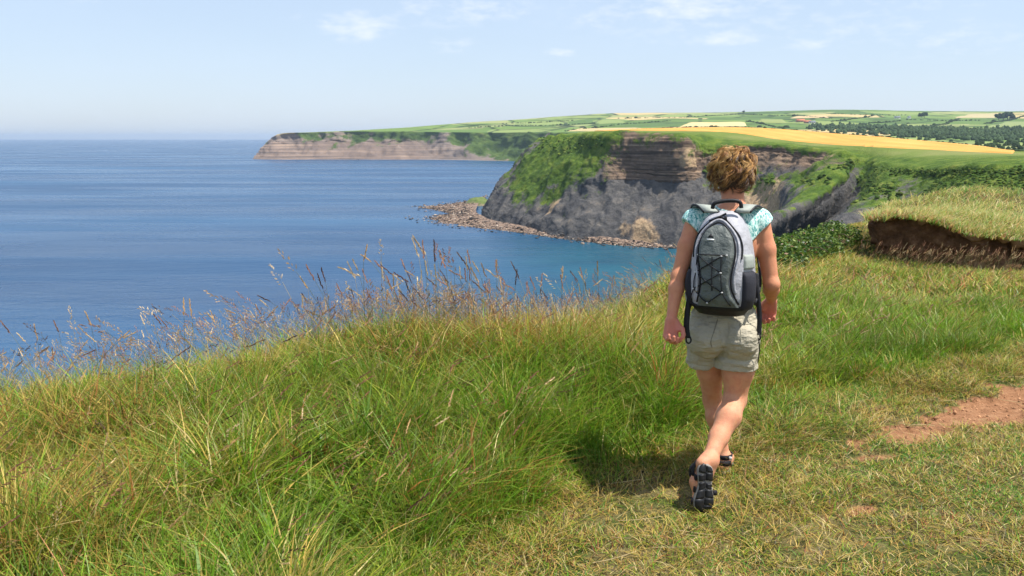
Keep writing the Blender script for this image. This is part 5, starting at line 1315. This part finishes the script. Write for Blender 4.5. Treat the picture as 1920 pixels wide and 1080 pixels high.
# ------------------------------------------------------------------ sandals
M_BLACK = plain('black_rubber', (.012, .012, .014), .5, .4, 60, .2)
M_GREYSOLE = plain('grey_midsole', (.30, .27, .24), .8, .2, 40, .15); M_WEB = plain('black_webbing', (.016, .015, .018), .75, .25, 200, .25, (300, .4, .002))
M_BUCKLE = plain('pale_buckle', (.55, .54, .53), .35, .5)
def sole_outline(n=40):                            # u along the foot (0 heel .. 1 toe), half widths left / right
    us = np.linspace(0, 1, n)
    hw = np.interp(us, [0, .04, .12, .28, .45, .62, .78, .9, .97, 1], [.012, .027, .035, .034, .030, .040, .047, .042, .025, .008])
    return us, hw
def sandal(heel, toe, nrm, sidev, L, label, flip):
    u = toe - heel; u /= np.linalg.norm(u)
    root = obj('sandal', None, None, PERSON, label); 
    us, hw = sole_outline(); mb = MB(); n = len(us)
    def pt(uu, s, d): return heel + u * (uu * L) + sidev * s + nrm * d
    # midsole slab
    V = []
    for k in range(n):
        c = .004 * math.sin(us[k] * 3.1) * flip
        for d in (.0, -.022):
            for s in (-1, 1): V.append(pt(us[k], s * hw[k] + c, d))
    q = []
    for k in range(n - 1):
        a, b = k * 4, (k + 1) * 4; q += [(a, a + 1, b + 1, b), (a + 2, b + 2, b + 3, a + 3), (a, b, b + 2, a + 2), (a + 1, a + 3, b + 3, b + 1)]
    q += [(0, 2, 3, 1), (4 * n - 4, 4 * n - 3, 4 * n - 1, 4 * n - 2)]
    mb.add(V, q); obj('midsole', mb.mesh('midsole', False), M_GREYSOLE, root)
    # tread lugs: (u0, u1, s0, s1, skew)
    for (u0, u1, s0, s1, sk) in [(.0, .19, -.97, -.04, .05), (.02, .15, .06, .97, .04), (.20, .33, -.98, -.03, -.05), (.17, .33, .05, .98, .03), (.36, .50, -.98, -.02, -.08), (.40, .50, .12, .98, .05),
                                 (.53, .71, -.98, -.05, -.05), (.52, .69, .05, .98, .05), (.73, .995, -.98, -.03, .0), (.71, .85, .05, .98, .04), (.87, .995, .03, .98, .02)]:
        mb = MB(); m = 6; V = []
        for k in range(m):
            uu = u0 + (u1 - u0) * k / (m - 1); w = np.interp(uu, us, hw)
            for d in (-.002, .0065):
                for s in (s0, s1): V.append(pt(uu + sk * (s * .5), s * w * (1 - .03 * (d > 0)) + .004 * math.sin(uu * 3.1) * flip, d))
        q = []
        for k in range(m - 1):
            a, b = k * 4, (k + 1) * 4; q += [(a, a + 1, b + 1, b), (a + 2, b + 2, b + 3, a + 3), (a, b, b + 2, a + 2), (a + 1, a + 3, b + 3, b + 1)]
        q += [(0, 2, 3, 1), (4 * m - 4, 4 * m - 3, 4 * m - 1, 4 * m - 2)]
        mb.add(V, q); obj('tread_lug', mb.mesh('tread_lug', False), M_BLACK, root)
    # straps: heel sling, ankle, instep, toe
    def arch(u0, u1, wd, rise, name, narrow=1.0):
        mb = MB(); th = np.linspace(-.05, math.pi + .05, 15); P = []; S_ = []; N_ = []
        for k, a in enumerate(th):
            f = k / 14; uu = u0 + (u1 - u0) * f; w = np.interp(uu, us, hw) * narrow + .004
            P.append(pt(uu, -math.cos(a) * w, -.012 - math.sin(a) * rise)); S_.append(u); N_.append(sidev * -math.cos(a) - nrm * math.sin(a))
        mb.ribbon(P, np.array(S_), wd, .005, np.array(N_)); obj(name, mb.mesh(name), M_WEB, root)
    arch(.30, .34, .026, .085, 'ankle_strap', 1.0); arch(.55, .62, .026, .058, 'instep_strap'); arch(.80, .76, .026, .042, 'toe_strap')
    mb = MB(); th = np.linspace(0, math.pi, 15)
    P = [pt(.30 - .33 * math.sin(a), -math.cos(a) * .040, -.052 - .012 * math.sin(a)) for a in th]; mb.ribbon(P, -nrm, .024, .005, np.array([sidev * -math.cos(a) - u * math.sin(a) for a in th]))
    obj('heel_strap', mb.mesh('heel_strap'), M_WEB, root)
    mb = MB(); P = [pt(.27 - .20 * math.sin(a), -math.cos(a) * .041, -.086) for a in np.linspace(0, 2 * math.pi, 21)]; mb.ribbon(P, -nrm, .022, .005, np.array([sidev * -math.cos(a) - u * math.sin(a) for a in np.linspace(0, 2 * math.pi, 21)])); obj('ankle_collar', mb.mesh('ankle_collar'), M_WEB, root)
    mb = MB(); mb.box(pt(.12, .030 * flip, -.084), sidev * .012 - u * .006, u * .003, nrm * .008); obj('buckle', mb.mesh('buckle', False), M_BUCKLE, root)
    mb = MB(); mb.box(pt(.30, .043 * flip, -.045), u * .014, sidev * .004, nrm * .012); obj('buckle', mb.mesh('buckle', False), M_BUCKLE, root)
    mb = MB(); mb.box(pt(.58, .046 * flip, -.035), u * .010, sidev * .004, nrm * .009); obj('buckle', mb.mesh('buckle', False), M_BUCKLE, root)
    mb = MB(); mb.box(pt(.62, .056 * flip, -.012), u * .010, sidev * .010, nrm * .006); obj('strap_end', mb.mesh('strap_end', False), M_WEB, root)
Ls = np.linalg.norm(R_TOE - R_HEEL)
sandal(R_HEEL + SOLE_U * .018, R_TOE - SOLE_U * .02, SOLE_N, SOLE_S, Ls + .035, 'black sandal on the raised trailing foot showing its treaded sole', 1)
_fd = np.array([.28, .96, 0]); _aL = J['anL']; _h = np.array([_aL[0], _aL[1], .012]) - _fd * .065
sandal(_h, _h + _fd * .25, np.array([0, 0, -1.]), np.array([.96, -.28, 0]), .25, 'black strapped sandal on the planted leading foot', 1)

# ------------------------------------------------------------------ backpack
def build_pack():
    root = obj('backpack', None, None, None, 'light grey and dark green backpack with laced cord, worn by the walker', 'backpack')
    a = math.radians(25); N_ = np.array([-math.sin(a), -math.cos(a), 0.0]); R_ = np.array([math.cos(a), -math.sin(a), 0.0])
    U_ = np.array([0, .06, 1.0]); U_ /= np.linalg.norm(U_); N_ = N_ - U_ * (N_ @ U_); N_ /= np.linalg.norm(N_)
    bot = at(1356, 586, 4.29); O = bot.copy()
    ws = np.array([-.012, .0, .03, .08, .16, .26, .34, .40, .44, .465, .475])
    HW = np.array([.060, .104, .128, .140, .143, .138, .124, .105, .085, .060, .030]); DP = np.array([.05, .105, .150, .172, .178, .170, .150, .120, .090, .055, .03])
    def hw(w): return np.interp(w, ws, HW)
    def dp(w): return np.interp(w, ws, DP)
    E = 3.0
    def front(u, w, out=0.0):                      # a point on the outer skin
        h, d = hw(w), dp(w); s = np.clip(abs(u) / h, 0, .999); y = d * (1 - s ** E) ** (1 / E)
        e = .004; s2 = np.clip(abs(u) / h, 0, .97); dy = -d / h * s2 ** (E - 1) * (1 - s2 ** E) ** (1 / E - 1) * np.sign(u)
        n = np.array([-dy, 1.0]); n /= np.linalg.norm(n)
        return O + R_ * (u + n[0] * out) + N_ * (y + n[1] * out) + U_ * w
    def skin(th, w, out=0.0):                      # th 0 = right edge, pi/2 = middle, pi = left edge
        h, d = hw(w), dp(w); c, s = math.cos(th), math.sin(th)
        x = h * np.sign(c) * abs(c) ** (2 / E); y = d * max(s, 0) ** (2 / E)
        n = np.array([np.sign(c) * abs(c) ** (2 - 2 / E) / h, max(s, 0) ** (2 - 2 / E) / d]); n /= np.linalg.norm(n)
        return O + R_ * (x + n[0] * out) + N_ * (y + n[1] * out) + U_ * w
    def panel(name, th0, th1, w0, w1, out, mtl, nt=30, nw=36, wf=None, label=None, sag=0.0):
        V = []
        for i in range(nt):
            f = i / (nt - 1); th = th0 + (th1 - th0) * f
            for j in range(nw):
                g = j / (nw - 1); a0, a1 = (w0, w1) if wf is None else wf(f)
                w = a0 + (a1 - a0) * g; edge = min(1, 12 * f * (1 - f) + .0, 12 * g * (1 - g)); V.append(skin(th, w, (out * min(1, edge * 1.2) - (1 - min(1, edge * 1.2)) * .004) + sag * 16 * f * (1 - f) * g * (1 - g)))
        mb = MB(); mb.add(V, grid_quads(nt, nw)); return obj(name, mb.mesh(name), mtl, root, label)
    t = NT('pale_grey_nylon'); t.base(t.mix(t.noise(30, 4), (.31, .31, .335), (.44, .435, .465))); t.rough(.5); t.spec(.4)
    t.nrm(t.bump(t.math('ADD', t.noise(22, 4, .6), t.math('MULTIPLY', t.noise(700, 2), .1)), .6, .016)); M_LG = t.m
    t = NT('dark_green_nylon'); t.base(t.mix(t.noise(14, 4), (.070, .082, .076), (.125, .140, .128))); t.rough(.48); t.spec(.4); t.nrm(t.bump(t.noise(18, 5, .65), .8, .02)); M_DG = t.m
    M_MG = plain('sage_nylon', (.30, .325, .29), .6, .3, 30, .1, (60, .2, .01)); M_NB = plain('black_nylon', (.014, .014, .017), .6, .3, 60, .25, (30, .3, .01)); M_MESH = plain('black_mesh', (.022, .022, .030), .7, .3, 300, .4, (400, .5, .004))
    M_WHITE = plain('white_print', (.85, .85, .85), .5); M_CORD = plain('black_cord', (.012, .012, .014), .6)
    # main bag, closed at the back
    V = []; nt, nw = 40, 48; W_ = np.linspace(-.012, .475, nw)
    for i in range(nt):
        for j in range(nw): V.append(skin(math.pi * i / (nt - 1), W_[j]))
    mb = MB(); mb.add(V, grid_quads(nt, nw))
    bk = [O + R_ * (hw(w) * k) + N_ * (-.012) + U_ * w for k in (1, 0, -1) for w in W_]; mb.add(bk, grid_quads(3, nw)[:, ::-1])
    for k0, k1 in ((0, 0), (nt - 1, 2)):
        Vs = np.concatenate([V[k0 * nw:(k0 + 1) * nw], bk[k1 * nw:(k1 + 1) * nw]]); mb.add(Vs, [(j, j + 1, nw + j + 1, nw + j) for j in range(nw - 1)])
    obj('main_bag', mb.mesh('main_bag'), M_LG, root, 'pale grey nylon bag body')
    panel('base_panel', .02, math.pi - .02, -.011, .045, .004, M_NB, 40, 12, wf=lambda f: (-.011, .046 + .014 * abs(2 * f - 1)))
    # dark laced front panel with arched top: width follows its own outline
    pw = np.array([.046, .056, .10, .155, .21, .27, .32, .36, .39, .408, .416]); pl = np.array([-.088, -.084, -.070, -.062, -.070, -.082, -.082, -.072, -.054, -.030, -.006]); pr = np.array([.100, .096, .072, .060, .066, .078, .076, .064, .044, .022, .002])
    def dark(u_, w, out): return front(u_, w, out)
    V = []; nu, nw2 = 34, 56; WW = np.linspace(.046, .414, nw2)
    for i in range(nu):
        for j in range(nw2):
            f = i / (nu - 1); w = WW[j]; l, r_ = np.interp(w, pw, pl), np.interp(w, pw, pr); e = min(1, 9 * f * (1 - f) * 1.3, 14 * (1 - j / (nw2 - 1)) , 1)
            V.append(front(l + (r_ - l) * f, w, -.003 + .022 * e ** .6 + .004 * (vnoise(np.array([f * 5, w * 22, .3]), 3) - .5)))
    mb = MB(); mb.add(V, grid_quads(nu, nw2)); front_p = obj('front_pocket', mb.mesh('front_pocket'), M_DG, root, 'dark green arched front pocket')
    V_f = np.array(V); Qf = grid_quads(nu, nw2); bv = BVHTree.FromPolygons([tuple(v) for v in V_f], [tuple(q) for q in Qf.tolist()])
    def pf(u_, w, out=.003):                       # on the pocket
        o = O + R_ * u_ + U_ * w + N_ * .5; h = bv.ray_cast(Vector(o), Vector(-N_)); 
        return (np.array(h[0]) + N_ * out) if h[0] is not None else front(u_, w, out)
    def px2(px, py): return ((px - 1350) / 402.0, (584 - py) / 402.0)
    # zips: arches round the pocket and round the bag
    def arch_line(off, w_end, name, rad, m):
        L = [(np.interp(w, pw, pl) - off, w) for w in np.linspace(w_end, .40, 22)]; R2 = [(np.interp(w, pw, pr) + off, w) for w in np.linspace(.40, w_end, 22)]
        top = [(l, .40 + (.020 + off) * math.sin(math.pi * f)) for f, l in zip(np.linspace(.08, .92, 12), np.linspace(L[-1][0], R2[0][0], 14)[1:-1])]
        P = np.array([front(u_, min(w, .455), .004) for (u_, w) in L + top + R2]); k = np.ones(5) / 5
        Ps = np.stack([np.convolve(np.pad(P[:, i], 2, mode='edge'), k, 'valid') for i in range(3)], 1)
        mb = MB(); mb.tube(Ps, rad, 6); obj(name, mb.mesh(name), m, root)
    arch_line(.004, .05, 'pocket_zip', .0042, M_CORD); arch_line(.017, .10, 'piping', .0060, M_LG); arch_line(.028, .26, 'main_zip', .0040, M_CORD)
    mb = MB(); P = [front(*px2(1330, 412), .008), front(*px2(1345, 405), .012), front(*px2(1357, 398), .014)]; mb.tube(P, [.003, .0042, .005], 6); obj('zip_pull', mb.mesh('zip_pull'), M_CORD, root)
    mb = MB(); c = front(*px2(1359, 407), .010); mb.box(c, R_ * .006, N_ * .003, U_ * .012); obj('zip_pull', mb.mesh('zip_pull', False), M_CORD, root)
    # badge: black peak over a white bar
    mb = MB(); c = [px2(1338, 434), px2(1333, 440.5), px2(1343.5, 440.5)]; A = np.array([pf(u_, w, .0035) for u_, w in c]); mb.add(np.concatenate([A, A - N_ * .004]), [(0, 1, 4, 3), (1, 2, 5, 4), (2, 0, 3, 5)], [(0, 2, 1), (3, 4, 5)]); obj('badge_peak', mb.mesh('badge_peak', False), M_CORD, root)
    mb = MB(); mb.box(pf(*px2(1338.5, 444.5), .003), R_ * .0165, N_ * .0016, U_ * .0032); obj('badge_bar', mb.mesh('badge_bar', False), M_WHITE, root)
    # cord lacing
    kn = dict(a=(1308, 472), b=(1370, 471), c=(1316, 473), d=(1361, 473), e=(1313, 505), f=(1361, 503), g=(1309, 536), h=(1364, 538), i=(1337, 559), j=(1301, 562), k=(1378, 562), m=(1344, 475), n=(1346, 536))
    for s in ('ab', 'ce', 'df', 'cf', 'de', 'eg', 'fh', 'eh', 'fg', 'gi', 'hi', 'gj', 'hk', 'mn'):
        p, q = kn[s[0]], kn[s[1]]; P = [pf(*px2(p[0] + (q[0] - p[0]) * f, p[1] + (q[1] - p[1]) * f), .0035 + .003 * math.sin(math.pi * f)) for f in np.linspace(0, 1, 9)]
        mb = MB(); mb.tube(P, .0028, 5); obj('cord', mb.mesh('cord'), M_CORD, root)
    for s in 'bcdefghi':
        mb = MB(); c = pf(*px2(*kn[s]), .006); mb.box(c, R_ * .0042, N_ * .003, U_ * .0030); obj('cord_loop', mb.mesh('cord_loop', False), M_BUCKLE, root)
    # side pockets
    panel('mesh_pocket', .05, .80, .02, .21, .012, M_MESH, 18, 18, sag=.012); panel('side_flap', .10, .74, .215, .285, .008, M_MG, 14, 12, sag=.004); panel('mesh_pocket', math.pi - .62, math.pi - .03, .03, .21, .010, M_MESH, 18, 18, sag=.016)
    # haul loop, shoulder straps, hip straps
    mb = MB(); P = cr1(np.array([at(1336, 391, 4.25), at(1340, 381, 4.245), at(1362, 376.5, 4.24), at(1386, 378, 4.235), at(1390, 390, 4.235)]), np.linspace(0, 4, 18)); mb.ribbon(P, N_, .022, .009, U_); 
    mb.v = []; mb.q = []; mb.n = 0; mb.tube(P, .0095, 7); obj('haul_loop', mb.mesh('haul_loop'), M_NB, root)
    def strap(pts, sides, wd, th, m, name, nr):
        n = 22; P = cr1(np.array(pts), np.linspace(0, len(pts) - 1, n)); Sd = cr1(np.array(sides, float), np.linspace(0, len(sides) - 1, n)); Sd /= np.linalg.norm(Sd, axis=1)[:, None]
        tg = np.gradient(P, axis=0); tg /= np.linalg.norm(tg, axis=1)[:, None]; Nn = np.cross(tg, Sd); Nn /= np.linalg.norm(Nn, axis=1)[:, None]
        mb = MB(); mb.ribbon(P, Sd, wd, th, Nn); return obj(name, mb.mesh(name, False), m, root)
    shl = [at(1334, 398, 4.29), at(1322, 387, 4.33), at(1312, 386, 4.40), at(1308, 396, 4.47), at(1306, 430, 4.53), at(1296, 490, 4.52), at(1288, 545, 4.42), at(1291, 572, 4.32)]
    shr = [at(1392, 398, 4.27), at(1404, 386, 4.31), at(1414, 388, 4.38), at(1420, 397, 4.45), at(1424, 430, 4.51), at(1424, 480, 4.50), at(1424, 530, 4.40), at(1414, 566, 4.28)]
    sd = [(1, -.3, 0), (1, -.2, -.05), (1, 0, -.1), (1, .2, 0), (1, .4, 0), (.5, .9, 0), (.1, 1, 0), (.1, 1, 0)]
    for s, pp in (('l', shl), ('r', shr)):
        strap(pp, sd, .066, .012, M_MG, 'shoulder_strap', None)
        off = [p + np.array([0, 0, .0]) for p in pp]
        for k in (-1, 1): 
            q = [p + np.array(d, float) / np.linalg.norm(d) * .033 * k for p, d in zip(pp, sd)]; mb = MB(); mb.tube(cr1(np.array(q), np.linspace(0, 7, 26)), .0065, 5); obj('strap_edging', mb.mesh('strap_edging'), M_NB, root)
    strap([at(1293, 560, 4.27), at(1289, 585, 4.265), at(1287, 612, 4.26), at(1290, 634, 4.255)], [(1, -.3, 0)] * 4, .026, .005, M_NB, 'loose_strap', None)
    mb = MB(); c = at(1291, 637, 4.254); th = np.linspace(0, 2 * math.pi, 13); mb.tube([c + R_ * .012 * math.cos(k) + U_ * .017 * math.sin(k) for k in th], .0042, 5, None, False); obj('strap_buckle', mb.mesh('strap_buckle'), M_NB, root)
    strap([at(1417, 512, 4.30), at(1420, 545, 4.275), at(1424, 590, 4.265), at(1423, 628, 4.26)], [(1, -.3, 0)] * 4, .022, .005, M_NB, 'loose_strap', None)
    mb = MB(); c = at(1422, 632, 4.258); mb.tube([c + R_ * .009 * math.cos(k) + U_ * .015 * math.sin(k) for k in th], .004, 5, None, False); obj('strap_buckle', mb.mesh('strap_buckle'), M_NB, root)
    mb = MB(); mb.tube(cr1(np.array([at(1422, 634, 4.262), at(1424, 655, 4.27), at(1421, 680, 4.28)]), np.linspace(0, 2, 8)), .0028, 4); obj('strap_tail', mb.mesh('strap_tail'), M_NB, root)
    strap([at(1300, 565, 4.33), at(1292, 572, 4.40), at(1290, 576, 4.46)], [(0, 0, 1)] * 3, .032, .006, M_NB, 'hip_belt', None)
    strap([at(1412, 562, 4.28), at(1420, 570, 4.34), at(1421, 575, 4.42)], [(0, 0, 1)] * 3, .032, .006, M_NB, 'hip_belt', None)
build_pack()

# ------------------------------------------------------------------ sea air
def make_haze():
    mb = MB(); mb.box((0, 21500, 25.0), (47000, 0, 0), (0, 26000, 0), (0, 0, 120.0))
    V = np.concatenate(mb.v); me = mb.mesh('haze', False)
    m = bpy.data.materials.new('sea_haze'); m.use_nodes = True; n, l = m.node_tree.nodes, m.node_tree.links; n.clear()
    o = n.new('ShaderNodeOutputMaterial'); v = n.new('ShaderNodeVolumePrincipled'); v.inputs['Color'].default_value = (.62, .78, 1.0, 1); v.inputs['Density'].default_value = HAZE; v.inputs['Anisotropy'].default_value = .25
    l.new(v.outputs[0], o.inputs['Volume']); me.materials.append(m)
    obj('haze', me, None, kind='stuff', label='thin sea haze over the bay', cat='haze')
HAZE = 3.0e-5
make_haze()
